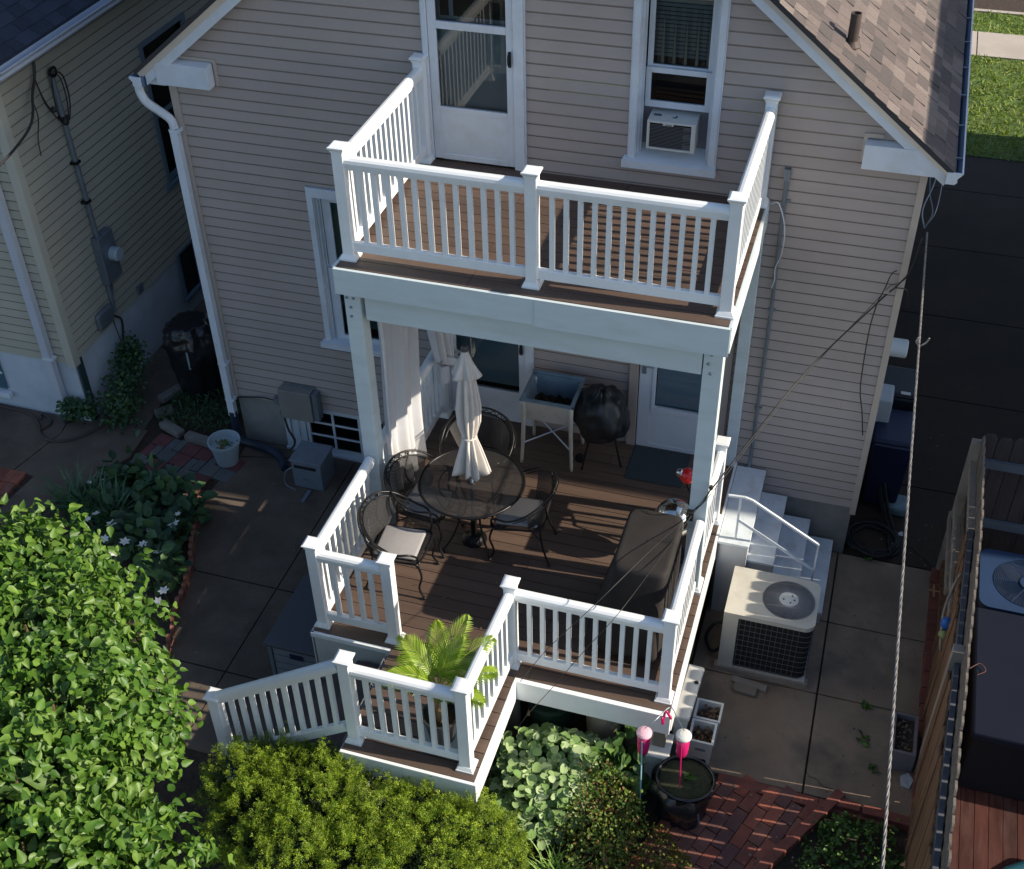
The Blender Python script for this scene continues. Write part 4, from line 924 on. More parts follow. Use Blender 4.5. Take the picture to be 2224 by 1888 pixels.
o = MB().sheet(lambda u, v: (-3.40+(.05+.02*v)*math.cos(u*6.3)*(.5+.5*math.sin(u*25)**2), -.32+(.05+.03*v)*math.sin(u*6.3), .83-v*.20), 40, 8).build('curtain_tail', CURT, smooth=True); tag(o, 'frayed tail of the knotted curtain over the left railing', 'curtain tail')
MB().tube([(-3.46,-1.74,2.64),(-3.46,-.1,2.66)], .012, 8).build('curtain_rod', STEEL, bal)
# potted palm
px, py = -2.13, -4.03
pp = thing('potted_palm', 'small palm with bright fronds in a dark pot on the landing', 'potted plant', (px,py,0))
MB().lathe([(.10,.0),(.135,.26),(.15,.28),(.15,.30),(.135,.30),(.13,.24)], (px,py,.001), 26).build('pot', pm('dark_pot', (.03,.035,.04), .4, .1, 5), pp, smooth=False)
MB().lathe([(.17,.0),(.19,.02),(.185,.025),(.165,.01)], (px,py,.0008), 26).build('saucer', POTG, pp)
MB().lathe([(.128,0),(.001,.01)], (px,py,.24), 20).build('soil', SOIL, pp)
MB().tube(bezier([(px,py,.22),(px+.01,py,.38),(px,py+.01,.52),(px,py+.01,.6)],5), [.05]*6+[.042]*5+[.03]*5, 10).build('trunk', PALMT, pp)
def frond(az, el, L, bend, wid, nl=26, sd=0):
    r = random.Random(sd); d = Vector((math.cos(az), math.sin(az), 0)); p = Vector((px,py+.01,.55)); pts = [p.copy()]; ang = el
    for k in range(16):
        p = p+(d*math.cos(ang)+Vector((0,0,1))*math.sin(ang))*L/16; ang -= bend/16; pts.append(p.copy())
    m = MB(); m.tube(pts, [.006]*8+[.003]*9, 4)
    side = Vector((-math.sin(az), math.cos(az), 0))
    for k in range(nl):
        t = .22+.78*k/(nl-1); f = t*16; i = min(int(f), 15); q = pts[i].lerp(pts[i+1], f-i); tang = (pts[i+1]-pts[i]).normalized(); up = side.cross(tang)
        ll = wid*math.sin(math.pi*min(1,(t*.9+.08)))**.6*r.uniform(.88,1.05)
        for s in (-1,1):
            dr = (side*s*math.cos(.55+.5*t)+tang*math.sin(.55+.5*t)-Vector((0,0,1))*.12+up*.05*0).normalized()
            mid = q+dr*ll*.55+Vector((0,0,.015)); tip = q+dr*ll-Vector((0,0,1))*ll*.10; wv = tang*.0075
            m.add([q-wv*.5, q+wv*.5, mid+wv, tip, mid-wv], [(0,1,2,3,4)])
    m.build('frond', PALM, pp)
for i, (az, el, L, bd, wd) in enumerate(((-150,75,.62,1.3,.26),(-165,55,.55,1.2,.25),(150,70,.66,1.3,.24),(75,78,.78,1.1,.24),(45,70,.75,1.2,.26),(20,60,.62,1.3,.24),(-10,45,.5,1.2,.2),(110,60,.7,1.2,.22),(-60,70,.42,1.1,.2),(165,62,.5,1.1,.22),(60,80,.6,.8,.22))):
    frond(math.radians(az), math.radians(el), L*.84, bd, wd*.80, sd=i)
# ================================================================ GROUND THINGS, RIGHT
# condenser
ac = thing('air_conditioner', 'beige outdoor condenser with round fan grille beside the white steps', 'air conditioner', (.2,-1.57,G))
x0, x1, y0, y1, zt, zb = -.205, .60, -1.88, -1.275, -.20, G+.08
def rrect(x0,x1,y0,y1,r,n=5,rl=.01):
    out = []
    for (cx,cy,a0,rr) in ((x1-r,y1-r,0,r),(x0+rl,y1-rl,90,rl),(x0+rl,y0+rl,180,rl),(x1-r,y0+r,270,r)):
        for k in range(n+1): a = math.radians(a0+90*k/n); out.append((cx+rr*math.cos(a), cy+rr*math.sin(a)))
    return out
RR = rrect(x0,x1,y0,y1,.09)
q = MB(); cx, cy, R_f = .335, -1.58, .235; n = 48
# top with hole
hole = [(cx+R_f*math.cos(2*math.pi*k/n), cy+R_f*math.sin(2*math.pi*k/n)) for k in range(n)]
def outer(a):
    dx, dy = math.cos(a), math.sin(a); best = None
    for i in range(len(RR)):
        p, s_ = RR[i], RR[(i+1)%len(RR)]; ex, ey = s_[0]-p[0], s_[1]-p[1]; den = dx*ey-dy*ex
        if abs(den) < 1e-9: continue
        t = ((p[0]-cx)*ey-(p[1]-cy)*ex)/den; u = ((p[0]-cx)*dy-(p[1]-cy)*dx)/den
        if t > 0 and -1e-6 <= u <= 1+1e-6 and (best is None or t < best): best = t
    return (cx+dx*best, cy+dy*best)
angs = sorted({2*math.pi*k/n for k in range(n)}|{math.atan2(p[1]-cy,p[0]-cx)%(2*math.pi) for p in RR})
for i in range(len(angs)):
    a, b = angs[i], angs[(i+1)%len(angs)]; oa, ob = outer(a), outer(b); ha = (cx+R_f*math.cos(a), cy+R_f*math.sin(a)); hb = (cx+R_f*math.cos(b), cy+R_f*math.sin(b))
    q.quad((*ha,zt),(*oa,zt),(*ob,zt),(*hb,zt)); q.quad((*ha,zt),(*hb,zt),(*hb,zt-.05),(*ha,zt-.05)); q.quad((*oa,zt),(*oa,zt-.05),(*ob,zt-.05),(*ob,zt))
q.build('top_panel', ACM, ac)
q = MB().box(x0,x0+.135,y0+.001,y1,zb,zt-.05).box(x0,x0+.012,y0,y1,zb,zt-.05); q.build('side_panel', ACM, ac)
q = MB().prism(rrect(x0+.14,x1-.012,y0+.012,y1-.012,.08), zb, zt-.05); q.build('coil', DARK, ac)
q = MB(); R3 = rrect(x0+.135,x1,y0,y1,.09,8)
pth = [p for p in R3 if p[1] < -1.3 or p[0] > .3]
for k in range(9):
    z = zb+.03+k*(zt-.08-zb)/9; q.tube([(p[0],p[1],z) for p in R3], .0026, 4, close=True)
for k in range(12): xx = x0+.15+k*.048; q.box(xx,xx+.004,y0-.003,y0+.001,zb,zt-.05)
for k in range(10): yy = y0+.10+k*.05; q.box(x1-.001,x1+.003,yy,yy+.004,zb,zt-.05)
q.build('guard_grille', pm('grey_guard', (.12,.12,.125), .5, 0), ac)
q = MB()
for k in range(120):
    a = 2*math.pi*k/120; q.tube([(cx+.085*math.cos(a),cy+.085*math.sin(a),zt+.012),(cx+.16*math.cos(a+.02),cy+.16*math.sin(a+.02),zt+.010),(cx+R_f*math.cos(a+.04),cy+R_f*math.sin(a+.04),zt+.002)], .0034, 4)
q.tube([(cx+R_f*math.cos(2*math.pi*k/48),cy+R_f*math.sin(2*math.pi*k/48),zt+.003) for k in range(48)], .004, 5, close=True); q.build('fan_grille', pm('grey_wire', (.24,.24,.25), .4, 0, metal=.3), ac)
q = MB().lathe([(.09,0),(.085,.014),(.03,.018),(.001,.018)], (cx,cy,zt+.006), 28)
q.build('fan_cap', WHITEP, ac); q = MB()
for a in (60,-10,-70,200): q.lathe([(.009,0),(.006,.004)], (cx+.05*math.cos(math.radians(a)),cy+.05*math.sin(math.radians(a)),zt+.0235), 8)
q.build('bolt', DARK, ac)
q = MB()
for k in range(5):
    a = k*1.2566; c_, s_ = math.cos(a), math.sin(a); q.quad((cx+.04*c_,cy+.04*s_,zt-.04),(cx+.21*math.cos(a-.3),cy+.21*math.sin(a-.3),zt-.03),(cx+.22*math.cos(a+.25),cy+.22*math.sin(a+.25),zt-.09),(cx+.05*math.cos(a+.6),cy+.05*math.sin(a+.6),zt-.07))
q.build('fan_blades', STEEL, ac)
q = MB().lathe([(R_f-.01,-.28),(R_f-.01,-.12)], (cx,cy,zt), 30); q.build('fan_well', DARK, ac)
q = MB().box(x0-.0,x1-.0,y0+.06,y1-.02,G+.001,G+.05).box(x0-.03,x1+.03,y0-.02,y0+.055,G+.001,G+.06); q.build('timber_base', WOODP, ac)
q = MB().box(x0,x1,y0,y1,G+.055,zb); q.build('base_pan', ACM, ac)
q = MB().tube(bezier([(-.205,-1.62,-.62),(-.30,-1.63,-.66),(-.36,-1.66,-.82),(-.30,-1.72,-.93),(-.22,-1.70,-.90),(-.205,-1.66,-.80)],6), .016, 8); q.build('refrigerant_line', RUBB, ac)
# window AC
wa = thing('window_air_conditioner', 'white window air-conditioning unit standing on the sill of the upper window', 'air conditioner', (-1.265,-.1,3.215))
q = MB().add([(-1.475,-.21,3.385),(-1.062,-.21,3.385),(-1.062,.12,3.40),(-1.475,.12,3.40),(-1.475,-.21,3.645),(-1.062,-.21,3.645),(-1.062,.12,3.665),(-1.475,.12,3.665)],
    [(0,3,2,1),(4,5,6,7),(1,2,6,5),(2,3,7,6),(3,0,4,7)]); q.build('casing', WHITEP, wa, bevel=.004)
q = MB(); frame_rect(q, -1.475, -1.062, 3.385, 3.645, .022, .035, .018, .018, -.222, -.205); q.box(-1.34,-1.25,-.224,-.206,3.61,3.63); q.build('front_frame', WHITEP, wa, bevel=.003)
MB().quad((-1.46,-.205,3.40),(-1.08,-.205,3.40),(-1.08,-.205,3.63),(-1.46,-.205,3.63)).build('coil', DARK, wa)
q = MB()
for k in range(17): q.box(-1.452,-1.098,-.214,-.210,3.406+k*.0125,3.409+k*.0125)
for k in range(14): q.box(-1.165,-1.10,-.216,-.210,3.41+k*.0145,3.414+k*.0145)
q.build('louvre', pm('louvre_grey', (.16,.16,.17), .5, 0), wa)
q = MB().box(-1.44,-1.375,-.13,-.10,3.6545,3.6565).box(-1.25,-1.238,-.145,-.105,3.654,3.6565).box(-1.275,-1.25,-.145,-.135,3.654,3.6562)
q.build('printed_label', pm('dark_blue_print', (.05,.08,.14), .6, 0), wa)
MB().box(-1.46,-1.08,-.10,.1,3.205,3.385).build('support', DARK, wa) if 0 else MB().box(-1.42,-1.11,.02,.05,3.30,3.384).build('support_block', DARK, wa)
q = MB()
for k in range(4): q.box(-1.315+k*.014,-1.307+k*.014,-.2255,-.2235,3.615,3.625)
q.build('badge', DARK, wa)
wa.location = (-1.30,.07,3.14)
# cooler, bins, box, feeders, black pot
q = MB().add([(-.425,-2.99,-.78),(-.335,-2.99,-.78),(-.31,-2.44,-.78),(-.42,-2.42,-.78),(-.43,-3.00,-.42),(-.30,-2.99,-.42),(-.275,-2.42,-.42),(-.415,-2.40,-.42)],[(0,3,2,1),(4,5,6,7),(0,1,5,4),(1,2,6,5),(2,3,7,6),(3,0,4,7)])
cl = thing('cooler', 'long white cooler standing against the deck side near the corner post', 'cooler', (-.36,-2.7,G))
q.build('body', WHITEP, cl, bevel=.01)
MB().add([(-.44,-3.01,-.42),(-.29,-3.00,-.42),(-.265,-2.40,-.42),(-.42,-2.39,-.42),(-.435,-3.00,-.385),(-.295,-2.99,-.385),(-.27,-2.41,-.385),(-.415,-2.40,-.385)],[(0,3,2,1),(4,5,6,7),(0,1,5,4),(1,2,6,5),(2,3,7,6),(3,0,4,7)]).build('lid', WHITEP, cl, bevel=.012)
MB().box(-.42,-.33,-2.97,-2.46,G+.001,-.78).build('stand', GREYP, cl); MB().lathe([(.012,0),(.02,.008),(.016,.014)], (-.31,-2.60,-.386), 12).build('drain_plug', DARK, cl)
def bin_(x0,x1,y0,y1,lab):
    t = thing('plastic_bin', lab, 'bin', ((x0+x1)/2,(y0+y1)/2,G), 'white tubs beside the cooler'); q = MB(); t_ = .02
    a = [(x0+.02,y0+.02,G+.002),(x1-.02,y0+.02,G+.002),(x1-.02,y1-.02,G+.002),(x0+.02,y1-.02,G+.002)]; b = [(x0,y0,-.60),(x1,y0,-.60),(x1,y1,-.60),(x0,y1,-.60)]
    c = [(x0+t_,y0+t_,-.60),(x1-t_,y0+t_,-.60),(x1-t_,y1-t_,-.60),(x0+t_,y1-t_,-.60)]; d = [(x0+t_,y0+t_,-.80),(x1-t_,y0+t_,-.80),(x1-t_,y1-t_,-.80),(x0+t_,y1-t_,-.80)]
    for u, v in ((a,b),(b,c),(c,d)): q.add(u+v, [(i,(i+1)%4,(i+1)%4+4,i+4) for i in range(4)])
    q.build('tub', WHITEP, t)
    q = MB().box((x0+x1)/2-.04,(x0+x1)/2+.05,y0+.004,y0+.012,-.72,-.69); q.build('handle_recess', GREYP, t)
    P = np.stack([rng.uniform(x0+.04,x1-.04,160), rng.uniform(y0+.04,y1-.04,160), rng.uniform(-.76,-.64,160)],1)
    leafcloud('dried_plants', P, np.tile([[0,0,1.]],(160,1)), .04, pm('dead_leaves',(.13,.08,.05),.9,.3,20,ramp=[(.07,.04,.025),(.16,.09,.05),(.22,.16,.10)]), 'oval', t, jit=1.0)
bin_(-.285,-.05,-2.80,-2.58,'white tub of dried plants, the one nearer the house beside the cooler'); bin_(-.285,-.065,-3.05,-2.81,'white tub of dried plants, the one nearer the black-bagged pot')
# big black pot with bag
bp = thing('black_planter', 'big round black pot in a plastic bag with a seedling, at the deck corner', 'planter', (-.22,-3.50,G))
def bag(u, v):
    a = 2*math.pi*u; r_ = .19+.05*v+.05*nzf(math.cos(a),math.sin(a),v,2.5,2)+.02*nzf(math.cos(a),math.sin(a),v,7,4); z = G+.01+.47*v+.012*math.sin(7*a)*v
    return (-.22+r_*math.cos(a), -3.51+r_*.92*math.sin(a), z)
MB().sheet(bag, 72, 20).build('bag', PLASTB, bp, smooth=True)
MB().tube([(-.22+.235*math.cos(2*math.pi*k/40),-3.51+.215*math.sin(2*math.pi*k/40),-.50) for k in range(40)], .014, 8, close=True).build('rim', PLASTB, bp, smooth=True)
def fold_(u, v):
    a = math.radians(150)+u*math.radians(150); r_ = .24+.05*math.sin(v*2.6)+.015*math.sin(u*21); return (-.22+r_*math.cos(a), -3.51+r_*.95*math.sin(a), -.50-.24*v*(.7+.3*math.sin(u*9)))
MB().sheet(fold_, 50, 10).build('bag_fold', PLASTB, bp, smooth=True)
MB().lathe([(.225,0),(.12,.012),(.001,.02)], (-.21,-3.50,-.525), 24).build('soil', pm('mossy_soil', (.03,.032,.012), .95, .5, 30, bump=1, bs=60), bp)
P = np.array([[-.18,-3.49,-.49],[-.17,-3.50,-.48],[-.20,-3.46,-.48],[-.17,-3.52,-.49],[-.19,-3.5,-.46]])
leafcloud('seedling', P, np.tile([[0,-.2,1.]],(5,1)), .06, FERN, 'oval', bp)
MB().tube([(-.05,-3.62,G+.02),(-.07,-3.66,-.74)], .01, 6).build('support_stick', STEEL, bp)
wb = thing('storage_tub', 'small white lidded tub under the deck corner behind the pink feeders', 'tub', (-.5,-3.2,G))
MB().box(-.60,-.41,-3.34,-3.10,G+.002,-.55).build('body', WHITEP, wb, bevel=.012); MB().box(-.615,-.395,-3.355,-3.085,-.55,-.52).build('lid', WHITEP, wb, bevel=.01)
for (x, y, zt, lab, lid) in ((-.575,-3.60,.14,'tall pink feeder with a clear domed lid hooked at the deck corner post',0), (-.265,-3.60,.22,'pink feeder with a round white lid hooked over the black planter',1)):
    f = thing('bird_feeder', lab, 'bird feeder', (x,y,zt-.34), 'pink feeders hooked at the deck corner')
    MB().lathe([(.038,0),(.048,.04),(.055,.24)], (x,y,zt-.30), 20).build('cup', PINK, f, smooth=True)
    MB().lathe([(.064,0),(.064,.014),(.054,.026),(.032,.036),(.001,.04)], (x,y,zt-.06), 20).build('lid', WHITEP if lid else pm('clear_pink_lid', (.75,.45,.52), .1, 0, coat=.5), f, smooth=False)
    MB().tube([(x-.005,y-.05,zt-.10),(x+.02,y-.06,G+.2 if not lid else -.42)], .007, 6).build('straw', PINK if lid else pm('pale_blue_straw', (.3,.5,.58), .4, 0), f)
q = MB().tube(bezier([(-.575,-3.60,.14),(-.50,-3.52,.19),(-.42,-3.36,.17),(-.34,-3.48,.20),(-.265,-3.60,.23)],6), .004, 5); o = q.build('feeder_hook', STEEL); tag(o, 'thin metal wire strung between the two pink feeders', 'wire')
q = MB().tube(bezier([(-.47,-3.42,.10),(-.46,-3.42,.02),(-.45,-3.40,.16),(-.40,-3.40,.08)],5), .011, 6); o = q.build('pink_ribbon', PINK, smooth=True); tag(o, 'small pink ribbon bow hanging between the feeders', 'ribbon')
# hose coil on right
hs = thing('hose_coil', 'coiled black hose lying on the concrete at the right house corner', 'hose', (1.06,.25,G))
pts = []
for k in range(9*28):
    t = k/28; a = 2*math.pi*t; rr = .20+.085*((t*.9)%1.0)+.01*math.sin(a*2.3); pts.append((1.06+rr*1.02*math.cos(a), .25+rr*math.sin(a)*.98, G+.02+.014*int(t/2.2)))
MB().tube(pts, .015, 6).build('coil', RUBB, hs, smooth=True)
for k, (dx, dy) in enumerate(((0,0),(.03,.02),(-.03,.04),(.05,-.03))):
    MB().tube(bezier([(.95+dx*.3,1.0+dy,-.05-k*.05),(1.0+dx,.85+dy,-.5),(1.12+dx,.62+dy,-.80),(1.22+dx,.42+dy,G+.05),(1.25+dx,.2,G+.03)],7), .014, 6).build('hose_run', RUBB, hs, smooth=True)
MB().tube(bezier([(1.27,.26,G+.02),(1.4,.30,G+.012),(1.55,.18,G+.012),(1.66,.06,G+.012)],6), .007, 5).build('hose_tail', RUBB, hs)
# wheelie bins
wbn = thing('wheeled_bin', 'navy wheeled bin behind the right house corner', 'bin', (1.1,.6,G))
MB().frus(1.07,.98,G+.05,-.05,.17,.20,.21,.27).build('body', NAVY, wbn, bevel=.03); MB().box(.86,1.28,.24+.45,1.28,-.05,.02).build('lid', NAVY, wbn, bevel=.06)
MB().tube([(.90,.66,-.02),(1.24,.66,-.02)], .016, 8).build('handle', NAVY, wbn)
wb2 = thing('recycling_bin', 'second navy bin with a pale label, farther along the right house wall', 'bin', (1.05,1.6,G))
MB().frus(1.05,1.62,G+.05,.08,.17,.20,.20,.24).build('body', pm('black_navy', (.01,.012,.02), .5, .05), wb2, bevel=.03); MB().box(.84,1.25,1.36,1.88,.08,.14).build('lid', pm('black_lid', (.012,.012,.016), .5, .05), wb2, bevel=.03); MB().box(1.08,1.18,1.37,1.42,.142,.145).build('sticker', WHITEP, wb2)
q = MB().box(1.12,1.36,.70,.95,G+.001,G+.12); o = q.build('plastic_sack', pm('pale_blue_sack', (.13,.2,.22), .6, .2, 8), bevel=.03); tag(o, 'pale blue sack on the ground beside the navy bin', 'sack')
q = MB()
for k, (x, y) in enumerate(((1.30,.42),)): q.add([(x,y,G+.003),(x+.06,y-.01,G+.012),(x+.05,y+.05,G+.02),(x+.01,y+.04,G+.006)],[(0,1,2,3)])
o = q.build('paper_scrap', WHITEP); tag(o, 'small white paper scrap on the concrete near the hose coil', 'paper')
# planter box by fence
pb = thing('window_box', 'long planter trough of dark soil between patio edge and fence', 'planter', (1.5,-2.34,G))
q = MB(); frame_rect  # rim
for a in ((1.40,1.425,-2.57,-2.13),(1.585,1.61,-2.57,-2.13),(1.425,1.585,-2.57,-2.545),(1.425,1.585,-2.155,-2.13)): q.box(a[0],a[1],a[2],a[3],G+.002,-.73)
q.build('trough', pm('mauve_trough', (.17,.15,.16), .6, .15, 6), pb, bevel=.004)
MB().box(1.425,1.585,-2.545,-2.155,G+.01,-.79).build('soil', SOIL, pb)
P = np.stack([rng.uniform(1.44,1.57,60), rng.uniform(-2.53,-2.17,60), np.full(60,-.785)],1); leafcloud('dried_stalks', P, np.tile([[0,0,1.]],(60,1)), .03, pm('straw_bits',(.2,.16,.1),.9,.2), 'oval', pb, jit=.8)
o = MB().add([(1.53,-2.72,G+.004),(1.60,-2.74,G+.01),(1.63,-2.66,G+.035),(1.58,-2.60,G+.04),(1.52,-2.64,G+.03)],[(0,1,2,3,4)]).build('crumpled_paper', pm('pale_paper',(.35,.37,.38),.8,.1,20), solid=.01); tag(o, 'crumpled pale paper on the brick edge below the trough', 'paper')
o = MB().box(-.05,.28,-2.03,-1.96,G+.002,G+.03).build('wood_offcut', WOODP, bevel=.004); tag(o, 'short lumber offcut on the patio below the condenser', 'wood'); o.rotation_euler = (0,0,-.12)
q = MB().box(-.02,.20,-2.13,-2.03,G+.002,G+.045); o = q.build('downspout_extension', pm('tan_extension', (.20,.165,.13), .7, .1), bevel=.01); tag(o, 'tan splash extension piece lying on the patio near the condenser', 'downspout piece'); o.rotation_euler = (0,0,-.1)
# weeds in joints
for x, y, s in ((1.16,-1.95,.05),(1.19,-2.33,.05),(1.27,-2.60,.035),(1.30,-2.62,.03),(1.03,-.03,.04)):
    P = np.stack([rng.normal(x,.02,14), rng.normal(y,.02,14), np.full(14,G+.01)],1); o = leafcloud('weed', P, np.tile([[0,0,1.]],(14,1)), s, FERN, 'oval', jit=.5)
    tag(o, {1.16:'small green weed in the joint between two concrete slabs',1.19:'weed growing mid-slab level with the trough',1.27:'weed at the bent end of the slab crack',1.30:'tiny weed beside the slab crack by the brick edge',1.03:'weed in the joint under the hose coil'}[x], 'weed', 'weeds in the patio joints')
# cracks in slab
q = MB(); cr = [(.72,-2.86),(.78,-2.93),(.86,-2.92),(.93,-2.99),(1.02,-2.985),(1.10,-3.02)]
CR = [(.74,-2.80),(.77,-2.85),(.83,-2.86),(.90,-2.92),(.99,-2.925),(1.07,-2.97),(1.15,-3.01)]
for (a, b), (c, d) in zip(CR, CR[1:]): q.quad((a,b-.004,G+.003),(c,d-.004,G+.003),(c,d+.004,G+.003),(a,b+.004,G+.003))
struct(q, 'patio', DARK, kind='structure')
ORD = 'first second third fourth fifth sixth seventh eighth ninth tenth eleventh twelfth thirteenth fourteenth fifteenth sixteenth seventeenth eighteenth nineteenth twentieth twenty-first twenty-second twenty-third twenty-fourth'.split()
# edge bricks along fence (each one)
eb = MB().box(-.045,.045,-.095,.095,0,.085).build('edging_brick', BRICK, bevel=.006, origin=(0,0,0))
r = random.Random(9); ypos = -.12; k = 0; first = True
while ypos > -3.5:
    c = eb if first else eb.copy()
    if not first: COL.objects.link(c)
    c.location = (1.705-.012*max(0,-ypos)+r.uniform(-.006,.006), ypos, G-.03+r.uniform(0,.015)); c.rotation_euler = (0, 0, r.uniform(-.06,.06))
    tag(c, 'red brick in the row between patio and wooden fence, '+ORD[k]+' from the house end', 'brick', 'red bricks in the row along the fence'); first = False
    ypos -= .2; k += 1
for i in range(6):
    c = eb.copy(); COL.objects.link(c); t = i/5
    c.location = (1.0-.44*t*1.1, -3.05-.72*t*1.1, G-.02); c.rotation_euler = (0,0,math.radians(-31)+r.uniform(-.04,.04)); tag(c, 'red brick edging the slanted side of the brick path, '+ORD[i]+' from the concrete', 'brick', 'bricks edging the brick path')
for i in range(3):
    c = eb.copy(); COL.objects.link(c); c.location = (1.12+i*.21, -3.07-.012*i, G-.03); c.rotation_euler = (0,0,math.pi/2+r.uniform(-.05,.05)); tag(c, 'red brick along the lower edge of the right patio slab, '+ORD[i]+' from the brick path', 'brick', 'bricks under the patio slab edge')
# ================================================================ FENCE RIGHT
fx = 1.80
fn = thing('picket_fence', 'weathered wooden fence running along the right side of the patio', 'fence', (fx,-1.8,G))
def picket(mb, x, y, w, z1, th=.018, z0=G+.03, axis='y'):
    c = .03
    pr = [(-w/2,z0),(w/2,z0),(w/2,z1-.05),(w/2-c*.5,z1-.015),(w/2-c,z1),(-w/2+c,z1),(-w/2+c*.5,z1-.015),(-w/2,z1-.05)]
    n = len(pr)
    if axis == 'y': A = [(x,y+a,z) for a,z in pr]+[(x+th,y+a,z) for a,z in pr]
    else: A = [(x+a,y,z) for a,z in pr]+[(x+a,y+th,z) for a,z in pr]
    mb.add(A, [tuple(range(n))[::-1] if axis=='y' else tuple(range(n)), tuple(range(n,2*n)) if axis=='y' else tuple(range(n,2*n))[::-1]]+[(i,(i+1)%n,(i+1)%n+n,i+n) for i in range(n)])
def fxa(y): return 1.79 if y > -1 else 1.79+(y+1)*.045
y = .02; r = random.Random(21)
while y > -6.2:
    g2 = .022 if y < -2.8 else .005
    m = MB(); picket(m, fxa(y)+r.uniform(-.003,.003), y-.07, .145-g2, .82+r.uniform(-.015,.012)); m.build('picket', WOODG, fn); y -= .145
y = .02; k = 0
while y > -6.2:
    g2 = .022 if y < -2.8 else .006
    if y < -.95:
        m = MB(); picket(m, fxa(y)-.072+r.uniform(-.012,.008), y-.07, .145-g2, .50+r.uniform(-.09,.03)); m.build('board', WOODF, fn)
    y -= .145
for z in (.50,-.2,-.82):
    MB().ext((fxa(.05)-.03,.05,z),(fxa(-1)-.03,-1,z),[(-.028,-.045),(.028,-.045),(.028,.045),(-.028,.045)]).build('rail', WOODP if z > -.3 else WOODF, fn)
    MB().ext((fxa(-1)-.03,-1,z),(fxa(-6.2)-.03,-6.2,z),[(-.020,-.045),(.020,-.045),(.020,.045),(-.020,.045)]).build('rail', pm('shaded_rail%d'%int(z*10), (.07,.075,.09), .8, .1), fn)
for yy in (-.0,-2.55,-5.1): MB().box(fxa(yy)-.085,fxa(yy)-.0,yy-.045,yy+.045,G,.74 if yy > -1 else .66).build('post', WOODP, fn)
m = MB().obb((fxa(-.5)-.09,-.48,-.25),.012,.55,.06,Matrix.Rotation(-.05,3,'X')).obb((fxa(-.5)-.10,-.9,.08),.010,.75,.05,Matrix.Rotation(.02,3,'X')); m.build('loose_board', WOODP, fn)
m = MB().tube([(fxa(-.65)-.20,-.66,-.62),(fxa(-.65)-.09,-.68,-.60)], .008, 5).tube([(fxa(-.65)-.15,-.64,-.56),(fxa(-.65)-.13,-.70,-.66)], .010, 5); m.build('branch_stub', pm('orange_wood', (.30,.17,.07), .8, .2), fn)
f2 = thing('rear_fence', 'low dog-eared fence at right angles behind the neighbouring condenser', 'fence', (3.4,.07,G))
x = 1.86; 
while x < 5.2:
    m = MB(); picket(m, x, .055+r.uniform(-.004,.004), .13, .80+r.uniform(-.015,.01), axis='x'); m.build('picket', WOODD, f2); x += .142
for z in (.48,-.25,-.8): MB().box(1.84,5.2,.01,.05,z-.045,z+.045).build('rail', pm('blue_grey_rail%d'%int(z*10), (.07,.09,.12), .8, .1), f2)
sc = thing('hanging_scoop', 'blue and yellow plastic scoop hanging on the wooden fence', 'scoop', (1.68,-1.72,.1))
MB().ball((1.665,-1.74,.08), .05, 16, 10, 1.3).build('blade', pm('blue_plastic',(.02,.12,.42),.4,.1,3), sc, smooth=True)
MB().ball((1.66,-1.80,.0), .045, 16, 8, .9).build('lip', pm('olive_plastic',(.25,.27,.10),.5,.1,3), sc, smooth=True)
MB().tube(bezier([(1.655,-1.9,-.1),(1.63,-1.72,.1),(1.64,-1.62,.22),(1.68,-1.5,.35),(1.69,-1.55,.5)],5), .012, 6).build('handle', WOODP, sc, smooth=True)
# neighbour yard
na = thing('neighbour_condenser', 'blue-grey condenser with a round grille beyond the wooden fence', 'air conditioner', (2.4,-.76,G))
q = MB().prism(rrect(2.0,2.82,-1.14,-.40,.09,5,.09), G+.05, -.26); q.build('coil', pm('blue_black_coil', (.012,.018,.03), .6, .1), na)
cx2, cy2 = 2.42, -.77; RR = rrect(1.985,2.84,-1.155,-.385,.10,5,.10); cx, cy, R_f = cx2, cy2, .31
q = MB(); angs = sorted({2*math.pi*k/n for k in range(n)}|{math.atan2(p[1]-cy,p[0]-cx)%(2*math.pi) for p in RR})
for i in range(len(angs)):
    a, b = angs[i], angs[(i+1)%len(angs)]; oa, ob = outer(a), outer(b); ha = (cx+R_f*math.cos(a), cy+R_f*math.sin(a)); hb = (cx+R_f*math.cos(b), cy+R_f*math.sin(b))
    q.quad((*ha,-.2),(*oa,-.2),(*ob,-.2),(*hb,-.2)); q.quad((*oa,-.2),(*oa,-.26),(*ob,-.26),(*ob,-.2))
q.build('top_panel', ACB, na)
q = MB()
for k in range(1, 15): rr = .08+k*.0164; q.tube([(cx+rr*math.cos(2*math.pi*j/40),cy+rr*math.sin(2*math.pi*j/40),-.195) for j in range(40)], .003, 4, close=True)
for k in range(6): a = k*math.pi/3; q.tube([(cx,cy,-.19),(cx+R_f*math.cos(a),cy+R_f*math.sin(a),-.197)], .004, 4)
q.build('fan_grille', ACB, na); MB().lathe([(.09,0),(.085,.012),(.001,.014)], (cx,cy,-.192), 24).build('fan_cap', ACB, na)
q = MB()
for k in range(10): q.box(1.99,2.83,-1.145,-1.135,G+.1+k*.06,G+.115+k*.06)
q.build('guard_grille', ACB, na)
nb = thing('hot_tub', 'dark navy covered tub standing on the red neighbouring deck', 'hot tub', (2.8,-2.0,G))
MB().box(1.96,3.9,-2.68,-1.30,G+.11,-.19).build('cabinet', pm('black_cabinet',(.006,.006,.010),.85,.1,spec=.2), nb, bevel=.02); MB().box(1.94,3.92,-2.71,-1.28,-.185,-.10).build('cover', pm('navy_cover',(.005,.008,.020),.85,.1,4,spec=.2), nb, bevel=.02)
